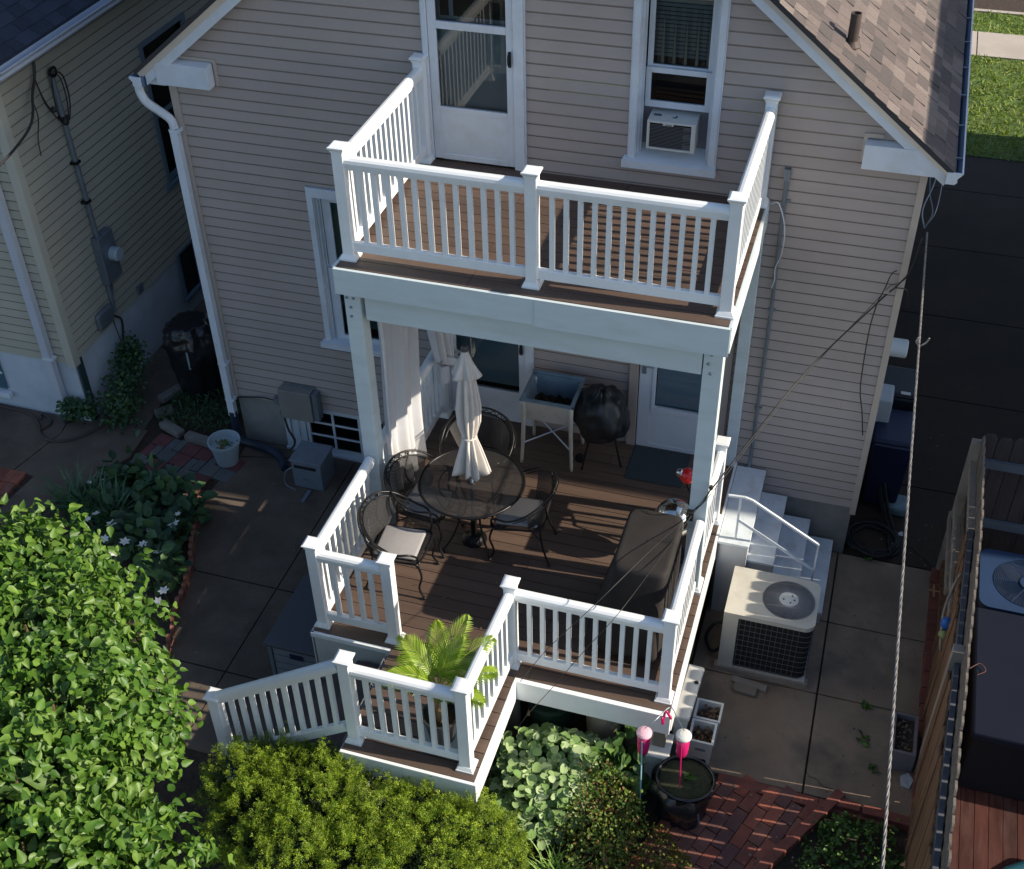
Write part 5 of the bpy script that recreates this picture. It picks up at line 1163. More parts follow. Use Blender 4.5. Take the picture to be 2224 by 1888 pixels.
MB().tube(bezier([(1.90,-2.05,-.08),(1.98,-1.98,-.07),(2.03,-2.04,-.08),(1.96,-2.10,-.085)],4), .003, 5).build('hose_hook', pm('copper_bit',(.14,.06,.04),.6,.1), nb)
nd = MB(); x = 1.90
while x < 4.6: nd.box(x, x+.108, -4.6, -1.2, G+.07, G+.10); x += .113
nd2 = nd.build('neighbour_deck', REDW); tag(nd2, 'red-stained board deck beyond the wooden fence', 'deck')
o = MB().lathe([(.05,0),(.06,.02),(.06,.30),(.03,.36),(.001,.37)], (2.36,-3.42,G+.105), 16, axis=(.9,.5,.25)).build('teal_canister', pm('teal_enamel',(.02,.09,.12),.35,.1)); tag(o, 'teal and white cylinder lying on the red neighbouring deck', 'canister')
# neighbour house on the right (outside the frame, shades the drive)
nh = thing('right_neighbour_house', 'two-storey neighbouring house across the driveway, beyond the right edge', 'house', (9,5.5,G))
ny0 = .08; ex = 5.6; ez = 3.72+(ex-.74)*math.tan(SUN_EL)
MB().box(ex+.2,12.2,ny0+.15,10.6,G,ez-.05).build('wall', SIDING2, nh)
MB().add([(ex,ny0,ez),(8.9,ny0,ez+1.3),(12.4,ny0,ez),(ex,10.7,ez),(8.9,10.7,ez+1.3),(12.4,10.7,ez)],[(0,1,2),(5,4,3),(0,3,4,1),(1,4,5,2),(0,2,5,3)]).build('roof', SHINGD, nh)
# ================================================================ LEFT NEIGHBOUR HOUSE
ln = thing('cream_house', 'cream clapboard neighbouring house on the left with blue-white foundation', 'house', (-9.5,4,G))
LX, LY = -7.974, -.245
for a_ in (((LX,0,0), (0,1,0), (1,0,0), -.10, 3.36, lambda z: (LY+.03, 9.2), [(2.28,3.32,.84,2.64)]), ((0,LY,0), (1,0,0), (0,-1,0), -.13, 3.5, lambda z: (-12.5, LX-.03), [])):
    m = MB(); gr_ = MB(); siding(m, *a_, gr=gr_); wo = m.build('wall', SIDING2, ln); gr_.build('lap_lines', LAPS2, wo)
m = MB().box(LX-.09,LX+.022,LY-.022,LY+.085,-.17,3.40); m.build('corner_board', CORNER2, ln, bevel=.004)
m = MB().box(-12.5,LX-.012,LY+.012,9.2,G-.2,-.10); m.build('foundation', FOUND2, ln)
m = MB().box(-12.5,LX-.2,LY+.3,9.2,-.1,3.4); m.build('core', DARK, ln)
m = MB().box(LX-.012,LX+.03,LY-.02,LY+.09,G,-.17).box(LX-.15,LX+.0,LY-.02,LY+.01,G,-.20) ; m = MB().box(LX-.005,LX+.02,LY+.03,LY+.13,G,-.10); m.build('corner_flashing', pm('dark_green_flashing',(.02,.05,.055),.6,.1), ln)
# roof: eave at x=-7.7, rising to -x
gx, gz = -7.70, 3.53
m = MB().add([(gx,LY-.25,gz),(-12.5,LY-.25,gz+3.0),(-12.5,9.4,gz+3.0),(gx,9.4,gz),(gx,LY-.25,gz-.06),(-12.5,LY-.25,gz+2.94),(-12.5,9.4,gz+2.94),(gx,9.4,gz-.06)],[(0,1,2,3),(4,7,6,5),(0,4,5,1),(1,5,6,2),(2,6,7,3),(3,7,4,0)][0:6]); lr = m.build('roof', SHINGD, ln)
m = MB(); r = random.Random(8); s_ = 4.8/math.hypot(4.8,3.0); c_ = 3.0/math.hypot(4.8,3.0); s = 0
while s < 2.2:
    y = LY-.26-r.random()*.1
    while y < 3.5:
        wd = r.choice([.14,.2,.26]); th = .012 if r.random() < .6 else .006
        a = (gx-s_*s, gz+c_*s); b = (gx-s_*(s+.16), gz+c_*(s+.16)); nx, nz = c_, s_
        m.add([(a[0],y,a[1]),(a[0]+nx*th,y,a[1]+nz*th),(b[0]+nx*.002,y,b[1]+nz*.002),(a[0],y+wd-.006,a[1]),(a[0]+nx*th,y+wd-.006,a[1]+nz*th),(b[0]+nx*.002,y+wd-.006,b[1]+nz*.002)],[(0,3,4,1),(1,4,5,2)])
        y += wd
    s += .14
m.build('shingles', SHINGD, lr)
q = MB(); pr_ = [(gx+.02+a*.9, gz-.115+b) for a, b in GP]; nn = len(pr_)
q.add([(p[0],LY-.27,p[1]) for p in pr_]+[(p[0],9.4,p[1]) for p in pr_], [(i,(i+1)%nn,(i+1)%nn+nn,i+nn) for i in range(nn)]); q.build('gutter', pm('pale_blue_gutter',(.42,.48,.56),.4,.04), ln)
MB().box(LX+.0,gx+.02,LY-.2,9.2,gz-.16,gz-.12).build('soffit', pm('grey_soffit',(.3,.32,.34),.6,.05), ln)
MB().box(LX+.002,LX+.02,LY,9.2,3.26,gz-.16).build('frieze', CORNER2, ln)
# LN downspout on front wall
q = MB().box(-8.30,-8.205,LY-.10,LY-.02,G+.10,3.3); ds = q.build('downspout', pm('pale_downspout',(.46,.50,.56),.5,.05), ln)
MB().box(-8.31,-8.17,LY-.105,LY-.018,-.06,-.03).build('strap', TRIM, ds); MB().lathe([(.055,0),(.058,.03),(.055,.06),(.058,.09),(.055,.13)], (-8.255,LY-.06,G), 14).build('drain_boot', RUBB, ds)
# LN windows
q = MB(); X = LX
q.box(X-.01,X+.03,2.27,2.33,.80,2.66).box(X-.01,X+.03,3.26,3.33,.80,2.66).box(X-.01,X+.03,2.33,3.26,2.60,2.66).box(X-.01,X+.045,2.22,3.38,.80,.85).box(X-.05,X-.02,2.33,3.26,1.68,1.73).box(X-.05,X-.02,2.33,3.26,.85,.93)
wn = q.build('window', pm('slate_window_trim',(.13,.19,.24),.5,.05), ln); MB().quad((X-.04,2.33,.9),(X-.04,3.27,.9),(X-.04,3.27,2.6),(X-.04,2.33,2.6)).build('pane', GLASS, wn)
q = MB().box(X-.0,X+.035,2.10,2.15,-.72,-.06).box(X-.0,X+.035,2.52,2.57,-.72,-.06).box(X,X+.06,2.08,2.60,-.76,-.71).box(X,X+.03,2.15,2.52,-.08,-.05); wn = q.build('basement_window', pm('slate_trim2',(.12,.17,.22),.5,.05), ln)
MB().quad((X+.004,2.15,-.71),(X+.004,2.52,-.71),(X+.004,2.52,-.08),(X+.004,2.15,-.08)).build('pane', DARK, wn)
q = MB().box(-9.6,-9.04,LY-.015,LY+.0,-.70,-.20); wn = q.build('basement_window', pm('teal_glass_frame',(.05,.12,.16),.4,.05), ln); MB().box(-9.7,-9.0,LY-.06,LY-.0,-.80,-.735).build('sill', TRIM, wn); MB().box(-9.6,-9.04,LY-.02,LY-.015,-.47,-.44).build('muntin', TRIM, wn)
# LN meter
mt_ = thing('electric_meter', 'grey meter box and riser conduit on the side of the cream house', 'meter', (LX+.06,.7,0))
MB().box(LX+.015,LX+.12,.57,.86,.45,1.06).build('box', STEEL, mt_, bevel=.008)
MB().lathe([(.085,0),(.085,.07),(.075,.10),(.001,.10)], (LX+.12,.76,.78), 20, axis=(1,0,0)).build('dial', pm('meter_glass',(.35,.42,.46),.1,.05), mt_, smooth=False)
MB().tube([(LX+.06,.64,1.05),(LX+.06,.62,2.0),(LX+.06,.60,3.02)], .03, 10).build('riser', STEEL, mt_)
q = MB()
for z in (1.98,1.5,2.5): q.box(LX+.015,LX+.095,.575,.665,z,z+.03)
q.lathe([(.045,0),(.05,.05),(.02,.1)], (LX+.07,.60,3.0), 12, axis=(.5,0,.85)); q.build('strap', BLACKM, mt_)
MB().tube([(LX+.05,.62,.45),(LX+.05,.62,.05)], .028, 8).tube([(LX+.05,.70,.45),(LX+.05,.70,.30),(LX+.05,.62,.10)], .01, 6).build('lower_conduit', STEEL, mt_)
MB().box(LX+.015,LX+.08,.27,.57,-.02,.20).build('junction_box', STEEL, mt_, bevel=.03)
MB().box(LX+.015,LX+.05,1.16,1.26,-.06,.05).build('outlet', STEEL, mt_)
q = MB(); X = LX+.08
q.tube(bezier([(X,.60,3.05),(X+.02,.72,2.95),(X+.02,.74,2.7),(X+.02,.66,2.5),(X,.60,2.48)],6), .009, 5).tube(bezier([(X,.58,3.05),(X+.03,.66,2.95),(X+.03,.68,2.7),(X+.02,.63,2.47)],6), .007, 5)
q.tube(bezier([(X,.58,3.02),(X+.02,.50,2.8),(X+.02,.50,2.62),(X+.02,.55,2.52)],6), .007, 5).lathe([(.03,0),(.045,.03),(.04,.08),(.01,.09)], (X,.60,2.45), 12).ball((X+.01,.46,2.68), .04, 12, 8, .8); q.build('wire_bundle', WIREB, mt_)
sv = MB(); sv.tube(bezier([(LX+.03,.44,3.27),(LX+.06,.36,3.12),(LX+.10,.20,2.98),(LX+.25,-.25,2.75),(LX+.2,-1.4,2.6),(LX+.0,-3.0,2.9),(LX-1,-6,4)],8), .014, 6)
sv.tube(bezier([(LX+.06,.34,3.05),(LX+.08,.36,2.85),(LX+.09,.45,2.62),(LX+.08,.56,2.50)],6), .008, 5).tube(bezier([(LX+.07,.33,3.03),(LX+.1,.34,2.80),(LX+.1,.47,2.58),(LX+.08,.57,2.48)],6), .006, 5)
sv.tube(bezier([(LX+.12,.14,2.95),(LX+.1,.18,2.72),(LX+.06,.14,2.5),(LX+.06,.11,2.32)],6), .006, 5)
svo = sv.build('service_wire', WIREB); tag(svo, 'black service wires drooping from the eave of the cream house', 'wire')
o = MB().tube(bezier([(LX+.03,.60,.0),(LX+.05,.70,-.12),(LX+.05,.66,-.3),(LX+.08,.55,-.45),(LX+.08,.50,-.7)],6), .014, 6).tube(bezier([(LX+.04,.56,.05),(LX+.04,.58,-.2),(LX+.05,.62,-.6)],5), .006, 5).build('foundation_cable', WIREB); tag(o, 'black cable hanging below the grey junction box', 'cable')
# left hose
o = MB().tube(bezier([(-9.4,-.29,G+.015),(-8.87,-.31,G+.015),(-8.68,-.37,G+.015),(-8.52,-.50,G+.015),(-8.40,-.64,G+.015),(-8.2,-.70,G+.015),(-8.0,-.60,G+.015),(-7.86,-.42,G+.015),(-7.78,-.25,G+.015)],8), .016, 7).tube(bezier([(-8.46,-.55,G+.02),(-8.42,-.42,G+.02),(-8.50,-.33,G+.02),(-8.62,-.30,G+.02),(-8.58,-.38,G+.02)],6), .016, 7).build('garden_hose', pm('brown_hose',(.05,.035,.03),.6,.1), smooth=True); tag(o, 'brown hose curling over the concrete before the cream house', 'hose')
# black bag bin
bb = thing('bagged_bin', 'black bin under a plastic bag in the gap between the two houses', 'bin', (-7.0,.65,G))
def bg(u, v):
    a = 2*math.pi*u; pr_ = [(.24,0),(.27,.35),(.30,.6),(.32,.8),(.30,.95),(.2,1.03),(.01,1.04)]; t = v*6; i = min(int(t),5); t -= i
    rr = pr_[i][0]*(1-t)+pr_[i+1][0]*t; rr *= 1+.25*nzf(math.cos(a),math.sin(a),v*2,2,1)+.10*nzf(math.cos(a),math.sin(a),v*2,6,2); return (-6.97+rr*math.cos(a), .68+rr*math.sin(a), G+pr_[i][1]*(1-t)+pr_[i+1][1]*t)
MB().sheet(bg, 60, 30).build('bag', PLASTB, bb, smooth=True)
MB().obb((-6.88,.37,-.30),.012,.004,.12,Matrix.Identity(3)).obb((-7.14,.41,-.20),.035,.004,.03,Matrix.Identity(3)).build('sticker', pm('pale_sticker',(.22,.28,.30),.5,.05), bb)
# grey box
gb = thing('crate_box', 'blue-grey utility box on the patio below the basement window', 'box', (-4.98,-.45,G))
MB().box(-5.15,-4.80,-.62,-.30,G+.002,-.62).build('body', GREYP, gb, bevel=.006); MB().box(-5.165,-4.785,-.635,-.285,-.615,-.585).build('lid', GREYP, gb, bevel=.006)
MB().box(-5.12,-4.86,-.625,-.618,-.70,-.66).build('slot', DARK, gb); MB().tube([(-5.02,-.63,-.86),(-4.97,-.68,-.82)], .008, 6).tube(bezier([(-5.15,-.6,-.72),(-5.24,-.62,-.8),(-5.24,-.66,-.94),(-5.1,-.69,G+.01)],5), .006, 5).build('tap', STEEL, gb)
o = MB().box(-4.97,-4.93,-.85,-.66,G+.002,G+.02).build('paint_scraper', GREYP); tag(o, 'narrow grey strip lying before the utility box', 'strip')
# flower pot
fp = thing('flower_pot', 'pale grey plastic flower pot on the paved strip near the downspout', 'pot', (-6.07,-.44,G))
MB().lathe([(.125,0),(.165,.27),(.185,.275),(.185,.31),(.17,.31),(.155,.23)], (-6.07,-.44,G+.004), 30).build('pot', POTG, fp); MB().lathe([(.155,0),(.001,.01)], (-6.07,-.44,G+.22), 20).build('soil', SOIL, fp)
P = np.stack([rng.normal(-6.07,.05,26), rng.normal(-.44,.05,26), np.full(26,G+.24)],1); leafcloud('withered_leaves', P, np.tile([[0,0,1.]],(26,1)), .05, BARB, 'oval', fp)
# deck box
db = thing('storage_bench', 'long dark grey storage box against the left side of the deck', 'storage box', (-3.88,-2.75,G))
MB().box(-4.14,-3.63,-3.20,-2.36,G+.002,-.44).build('body', GREYP, db); MB().box(-4.17,-3.625,-3.24,-2.33,-.44,-.40).build('lid', pm('slate_lid',(.055,.06,.075),.6,.08,3), db, bevel=.01)
q = MB()
for k in range(5): q.box(-4.10,-3.64,-3.212,-3.20,G+.03+k*.10,G+.115+k*.10)
q.build('panel', GREYP, db, bevel=.004); MB().box(-3.93,-3.80,-3.222,-3.212,-.56,-.50).build('handle_recess', NAVY, db); MB().box(-4.145,-4.11,-3.222,-3.2,G,-.44).build('corner_trim', STEEL, db)
# stones by the bed
for i, (x, y, a, lab) in enumerate(((-7.30,.46,1.2,'rough grey kerb stone nearest the bagged bin'),(-7.20,.12,.9,'short grey kerb stone in the middle of the row by the weeds'),(-6.95,-.14,-.35,'long grey kerb stone above the pavers'),(-6.55,-.23,-.12,'grey kerb stone beside the flower pot'))):
    q = MB().box(-.17 if i != 1 else -.11,.17 if i != 1 else .11,-.06,.06,0,.09); o = q.build('kerb_stone', STONE, bevel=.02, origin=(0,0,0)); o.location = (x,y,G); o.rotation_euler = (0,.03,a); tag(o, lab, 'stone', 'rough stones edging the weed bed')
# scalloped edging
path = [(-6.03,-1.12),(-5.93,-1.38),(-5.83,-1.66),(-5.72,-1.93),(-5.61,-2.14),(-5.53,-2.45),(-5.47,-2.75),(-5.36,-3.0),(-5.26,-3.25)]
SC = pm('terracotta_edging', (.22,.09,.06), .85, .2, 10, dirt=((.10,.06,.07),.6,3))
se = MB().box(-.045,.045,-.022,.022,0,.10).lathe([(.045,-.022),(.045,.022)], (0,0,.10), 12, axis=(0,1,0)).build('edging_tile', SC, bevel=.004, origin=(0,0,0))
cnt = 0
for (a, b), (c, d) in zip(path, path[1:]):
    L = math.hypot(c-a, d-b); kk = max(1, int(L/.094))
    for j in range(kk):
        t = (j+.5)/kk; o = se if cnt == 0 else se.copy()
        if cnt: COL.objects.link(o)
        o.location = (a+(c-a)*t, b+(d-b)*t, G-.02+rng.uniform(0,.012)); o.rotation_euler = (rng.normal(0,.05),0,math.atan2(d-b,c-a)); cnt += 1
        tag(o, 'scalloped terracotta tile edging the flower bed, '+ORD[cnt-1]+' from the paved strip', 'edging tile', 'terracotta tiles edging the flower bed')
# ================================================================ OVERHEAD CABLES
def twist(pts, r, amp, turns, name, mat, lab):
    c = bezier(pts, 60); q = MB()
    for ph in (0, 2.09, 4.19):
        P_ = []
        for i, p in enumerate(c):
            a = turns*2*math.pi*i/len(c)+ph; P_.append(p+Vector((math.cos(a)*amp, math.sin(a)*amp*.3, math.sin(a)*amp)))
        q.tube(P_, r, 5)
    o = q.build(name, mat, smooth=True); return tag(o, lab, 'cable')
twist([(.932,.45,2.58),(.958,-1.6,2.59),(.985,-4.0,2.63),(1.01,-6.0,2.67),(1.035,-8.0,2.72)], .0045, .0052, 44, 'service_cable', WIREM, 'pale twisted power cable crossing in front of the right driveway')
o = MB().tube(bezier([(.90,.45,2.62),(.86,.55,2.75),(.93,.9,2.9),(.9,1.5,3.1)],6), .007, 5).tube(bezier([(.90,.45,2.62),(.95,.6,2.7),(.90,.95,2.75),(.88,1.6,2.9)],6), .006, 5).tube(bezier([(.90,.45,2.62),(.97,.5,2.8),(.97,.9,3.1),(.9,1.2,3.3)],6), .005, 5).build('cable_leads', STEEL); tag(o, 'thin grey cable leads looping under the right gutter', 'cable')
o = MB().tube(bezier([(.94,-1.3,2.64),(.93,-1.3,2.60),(.96,-1.3,2.57),(1.0,-1.3,2.60),(1.02,-1.3,2.65)],5), .007, 5).build('cable_clamp', WIREM); tag(o, 'small hooked clamp on the pale twisted power cable', 'clamp')
q = MB(); A_ = (.86,-.05,2.75)
q.tube(bezier([(.875,-.05,2.80),(.84,-.06,2.5),(.76,-.06,2.32),(.62,-.06,2.11),(.1,-.8,1.725),(-.43,-1.95,1.305)],10), .0062, 6)
q.tube(bezier([(.875,-.05,2.80),(.83,-.06,2.45),(.75,-.06,2.31),(.62,-.06,2.10),(.1,-.8,1.72),(-.43,-1.95,1.30),(-.596,-1.95,.97),(-.811,-2.63,1.10),(-1.08,-3.2,1.038),(-1.452,-3.33,.505),(-1.685,-3.345,.033)],10), .003, 5)
q.tube(bezier([(.875,-.06,2.80),(.82,-.07,2.42),(.70,-.06,2.30),(.60,-.06,2.12),(.1,-.82,1.70),(-.42,-1.96,1.28),(-.58,-1.97,.96),(-.871,-3.2,1.051),(-1.10,-3.45,.765),(-1.348,-3.5,.283),(-1.619,-3.5,-.269),(-1.68,-3.5,-.5)],10), .0028, 5)
o = q.build('black_cable', WIREB, smooth=True); tag(o, 'black cable running diagonally from the right house corner across the railings', 'cable')
o = MB().tube(bezier([(.62,-.07,2.12),(.60,-.06,1.8),(.62,-.05,1.2),(.68,-.04,.9),(.73,-.04,.62)],8), .006, 5).tube(bezier([(.75,-.07,2.30),(.84,-.05,2.28),(.88,.1,2.1),(.9,.2,1.95)],6), .006, 5).tube(bezier([(.62,-.07,2.12),(.66,-.07,2.28),(.69,-.06,2.42),(.73,-.05,2.46)],6), .005, 5).build('drop_wire', WIREB); tag(o, 'thin black wire hanging down the right house corner', 'wire')
o = MB().tube(bezier([(-.44,-1.92,1.28),(-.50,-1.93,1.10),(-.58,-1.94,.99),(-.60,-1.95,.93)],6), .006, 5).lathe([(.014,0),(.02,.02),(.014,.04)], (-.44,-1.94,1.28), 8).box(-.62,-.56,-1.96,-1.91,.90,.99).build('cable_anchor', WIREB); tag(o, 'black cable anchor on the right support post above the railing', 'cable clamp')
# ================================================================ PLANTS
TB = [(-5.64,-4.24,1.1,.45),(-5.23,-4.09,1.1,.42),(-4.52,-4.52,1.2,.42),(-4.52,-5.07,1.5,.5),(-4.98,-5.12,1.4,.5),(-4.08,-5.03,1.2,.4),(-3.75,-5.28,1.2,.38),(-3.91,-5.64,1.6,.5),(-4.32,-5.76,1.6,.5),(-3.6,-5.85,1.4,.42),(-3.73,-6.25,1.7,.5),(-4.1,-6.29,1.6,.5),(-3.4,-6.22,1.3,.4),(-3.12,-6.29,1.2,.38),(-3.55,-6.53,1.5,.5),(-3.84,-6.68,1.5,.5),(-3.28,-6.64,1.3,.5),(-3.61,-6.86,1.3,.5),(-5.9,-4.7,1.2,.5),(-5.4,-4.9,1.3,.5),(-5.0,-5.7,1.4,.5),(-4.5,-6.4,1.3,.5)]
tr = thing('broadleaf_tree', 'bushy bright green broad-leaved tree filling the lower left', 'tree', (-4.6,-5.6,G))
TB = [(x-.22,y-.10,z-.04,r_*.92) for x,y,z,r_ in TB]
bl = [(x,y,z,r_,r_,r_*.95) for x,y,z,r_ in TB]
C_, N_ = shell(bl, 64, .78, 1.05, up=-.75, lump=.22); P, Nn = tufts(C_, N_*.9+np.array([.1,0,.15]), 12, .22, .045, .3); Nn = Nn*.5+np.array([.3,-.15,.55]); Nn /= np.linalg.norm(Nn,axis=1)[:,None]
crown = leafcloud('crown', P, Nn, .072, LEAFT, 'heart', tr, jit=.65, droop=1.2, fold=.16)
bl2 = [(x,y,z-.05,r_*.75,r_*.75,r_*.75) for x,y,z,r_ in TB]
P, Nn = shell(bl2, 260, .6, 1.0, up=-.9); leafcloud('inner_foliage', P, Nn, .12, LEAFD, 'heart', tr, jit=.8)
q = MB().tube(bezier([(-4.6,-5.6,G-.05),(-4.55,-5.55,-.4),(-4.6,-5.5,.1),(-4.55,-5.45,.6)],5), [.10]*6+[.08]*5+[.06]*5, 10)
for x,y,z,r_ in TB: q.tube(bezier([(-4.58,-5.5,.2+rng.uniform(-.1,.3)),((x-4.58)/2,(y-5.5)/2,z*.55+.1),(x,y,z),(x+.1,y-.05,z+r_*.8)],4), [.035]*4+[.02]*4+[.012]*4+[.006], 6)
q.build('trunk', BARK, tr)
YB = [(-3.66,-4.62,-.50,.30),(-3.42,-4.50,-.52,.34),(-3.12,-4.56,-.52,.38),(-3.32,-4.93,-.47,.40),(-2.94,-4.79,-.45,.45),(-2.63,-4.60,-.45,.36),(-2.4,-4.85,-.45,.42),(-2.12,-4.62,-.45,.34),(-1.89,-4.78,-.45,.38),(-1.69,-4.62,-.48,.32),(-2.92,-5.17,-.45,.45),(-2.4,-5.22,-.45,.45),(-1.87,-5.14,-.45,.45),(-1.57,-4.85,-.5,.36),(-1.50,-5.2,-.5,.4),(-2.3,-5.6,-.5,.4)]
yw = thing('yew_hedge', 'dense fine-leaved green hedge in front of the landing railing', 'hedge', (-2.6,-4.9,G))
bl = [(x,y,z,r_,r_,r_*1.0) for x,y,z,r_ in YB]
C_, N_ = shell(bl, 190, .90, 1.04, up=-.35, lump=.15); P, Nn = tufts(C_, N_+np.array([.1,0,.6]), 34, .12, .020); leafcloud('foliage', P, Nn, .030, YEW, 'sprig', yw, jit=.8)
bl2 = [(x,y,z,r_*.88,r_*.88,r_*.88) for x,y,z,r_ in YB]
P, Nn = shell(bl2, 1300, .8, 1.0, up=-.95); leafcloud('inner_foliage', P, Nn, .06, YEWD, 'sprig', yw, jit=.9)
q = MB()
for x,y,z,r_ in YB: q.tube([(x,y,G-.02),(x+.03,y,z)], [.025,.01], 6)
q.build('stems', BARK, yw)
# silvery plant under the deck edge
lm_ = thing('silvery_plant', 'pale silvery-green leafy shrub below the deck edge beside the landing', 'shrub', (-1.35,-3.7,G))
LB = [(-1.60,-3.62,-.68,.24),(-1.33,-3.55,-.62,.26),(-1.12,-3.62,-.66,.22),(-1.50,-3.88,-.70,.26),(-1.22,-3.88,-.68,.26),(-1.38,-4.08,-.74,.2),(-1.06,-3.42,-.64,.14)]
P, Nn = shell([(x,y,z,r_,r_,r_*.9) for x,y,z,r_ in LB], 520, .75, 1.08, up=-.4); leafcloud('foliage', P, Nn*.6+np.array([.2,-.1,.7]), .085, LAMB, 'round', lm_, jit=.5)
P, Nn = shell([(x,y,z-.03,r_*.75,r_*.75,r_*.7) for x,y,z,r_ in LB], 420, .7, 1.0, up=-.8); leafcloud('inner_foliage', P, Nn, .09, FERN, 'round', lm_, jit=.7)
br = thing('barberry_shrub', 'reddish-green fine-leaved shrub between silvery plant and black pot', 'shrub', (-.85,-3.95,G))
BB = [(-.90,-3.72,-.62,.20),(-.72,-3.80,-.68,.20),(-.95,-3.98,-.70,.24),(-.70,-4.05,-.74,.22),(-.84,-4.22,-.80,.2)]
P, Nn = shell([(x,y,z,r_,r_,r_*1.15) for x,y,z,r_ in BB], 2300, .6, 1.15, up=-.4, lump=.3); leafcloud('foliage', P, Nn, .030, BARB, 'oval', br, jit=1.0)
q = MB()
for k in range(30):
    a = rng.uniform(0,6.28); rr = rng.uniform(.05,.28); q.tube([(-.84,-3.98,G),(-.84+rr*.5*math.cos(a),-3.98+rr*.5*math.sin(a),-.8),(-.84+rr*math.cos(a),-3.95+rr*math.sin(a),-.5+rng.uniform(-.15,.1))], .004, 4)
q.build('stems', BARK, br)
P, Nn = shell([(-.42,-3.98,-.95,.26,.24,.12),(-.55,-4.28,-.95,.30,.26,.13),(-.22,-4.1,-.97,.2,.2,.1),(-.45,-4.65,-.95,.35,.26,.13)], 2600, .8, 1.1, up=0); o = leafcloud('ground_cover', P, Nn, .026, YELL, 'oval', jit=.9); tag(o, kind='stuff')
# strappy grass clump
def clump(name, lab, cat, cx, cy, n, L, spread, mat, wid=.012, group=None, z0=G):
    V = MB()
    for k in range(n):
        a = rng.uniform(0, 6.283); x = cx+rng.normal(0,spread*.4); y = cy+rng.normal(0,spread*.4); l = L*rng.uniform(.6,1.1); lean = rng.uniform(.15,.75)
        d = Vector((math.cos(a),math.sin(a),0)); s = Vector((-d.y,d.x,0))*wid*rng.uniform(.7,1.3); prev = None
        p = Vector((x,y,z0)); ang = math.radians(88)-lean*.3
        for i in range(7):
            w_ = s*(1-(i/6)**2*.97); cur = (p-w_, p+w_)
            if prev: V.quad(prev[0],prev[1],cur[1],cur[0])
            prev = cur; p = p+(d*math.cos(ang)+Vector((0,0,1))*math.sin(ang))*l/6; ang -= lean*.42
    o = V.build(name, mat); return tag(o, lab, cat, group)
clump('ornamental_grass', 'strappy bright green grass clump at the bottom below the red-green shrub', 'grass clump', -1.08,-4.48,110,.42,.16,BLADE,.009)
clump('ornamental_grass', 'smaller strappy clump with pale blades beside the hedge at the bottom edge', 'grass clump', -1.32,-4.55,60,.32,.10,BLADE,.009)
# broad leaves near feeders
P = np.array([(-.78+rng.normal(0,.09),-3.45+rng.normal(0,.13),-.62+rng.uniform(-.2,.12)) for _ in range(80)]); o = leafcloud('hydrangea', P, np.tile([[.2,-.2,1.]],(80,1)), .14, FERN, 'heart', jit=.35); tag(o, 'broad green leafy plant beside the left pink feeder', 'plant')
P = np.stack([rng.uniform(-1.7,-.55,260), rng.uniform(-3.75,-3.2,260), rng.uniform(-.97,-.8,260)],1); o = leafcloud('undergrowth', P, np.tile([[0,-.2,1.]],(260,1)), .09, FERN, 'oval', jit=.5); tag(o, kind='stuff')
P, Nn = shell([(1.22,-3.50,-.98,.34,.28,.22),(1.0,-3.75,-.98,.25,.25,.16),(1.4,-3.7,-.98,.22,.25,.14),(1.10,-3.3,-.98,.14,.12,.12)], 1400, .75, 1.1, up=0, lump=.3); o = leafcloud('leafy_weed_patch', P, Nn, .042, FERN, 'oval', jit=.8); tag(o, 'dark green weedy plant in the soil at the lower right by the brick path', 'plant')
# flower bed left
P = []
for cx_, cy_, rx_, ry_, n_ in ((-6.75,-1.35,.42,.35,190),(-6.35,-1.35,.3,.25,120),(-6.0,-1.6,.2,.35,110),(-6.25,-2.0,.35,.3,150),(-5.8,-2.35,.2,.3,80)):
    P += [(cx_+rng.normal(0,rx_*.5), cy_+rng.normal(0,ry_*.5), G+rng.uniform(.05,.38)) for _ in range(n_)]
P = np.array(P); BEDL = pm('bed_foliage', (.04,.09,.03), .6, .3, 3, trans=.2, ramp=[(.02,.06,.03),(.04,.10,.04),(.06,.13,.03)])
o = leafcloud('bed_foliage', P, np.tile([[.1,-.2,1.]],(len(P),1)), .15, BEDL, 'oval', jit=.5); tag(o, kind='stuff')
IRIS = pm('iris_leaf_green', (.04,.11,.05), .5, .2, 4, trans=.2, ramp=[(.03,.09,.04),(.05,.13,.06),(.08,.17,.07)])
clump('iris_clump', 'tall dark green iris blades at the left end of the flower bed', 'plant', -7.12,-1.72,90,.66,.26,IRIS,.017)
clump('iris_clump', 'iris blades in the middle of the flower bed between the white flowers', 'plant', -6.72,-1.80,80,.62,.20,IRIS,.017)
q = MB()
FL = ['upper of the pair beside the iris blades','lower of the pair beside the iris blades','large, in the middle of the bed','in the middle of the bed, below the large one','near the lower right of the bed','half hidden left of the lower right flower','lowest at the left of the bed centre','sunlit at the right edge of the bed','small and sunlit just above the edge tiles','far left small bud-like one','far left small one nearer the house','small single one at the bed centre right','by the lowest edging tiles','the last one by the lowest edging tiles','near the tree leaves at the bottom of the bed']
fls = [(-6.76,-1.95,.075),(-6.80,-2.05,.05),(-6.52,-2.04,.08),(-6.25,-2.24,.07),(-5.84,-2.27,.07),(-6.05,-2.22,.06),(-6.47,-2.26,.06),(-5.90,-1.86,.08),(-5.93,-1.72,.045),(-7.10,-1.54,.035),(-6.98,-1.46,.035),(-6.10,-2.02,.04),(-5.52,-2.74,.07),(-5.50,-2.88,.06),(-6.26,-2.42,.07)]
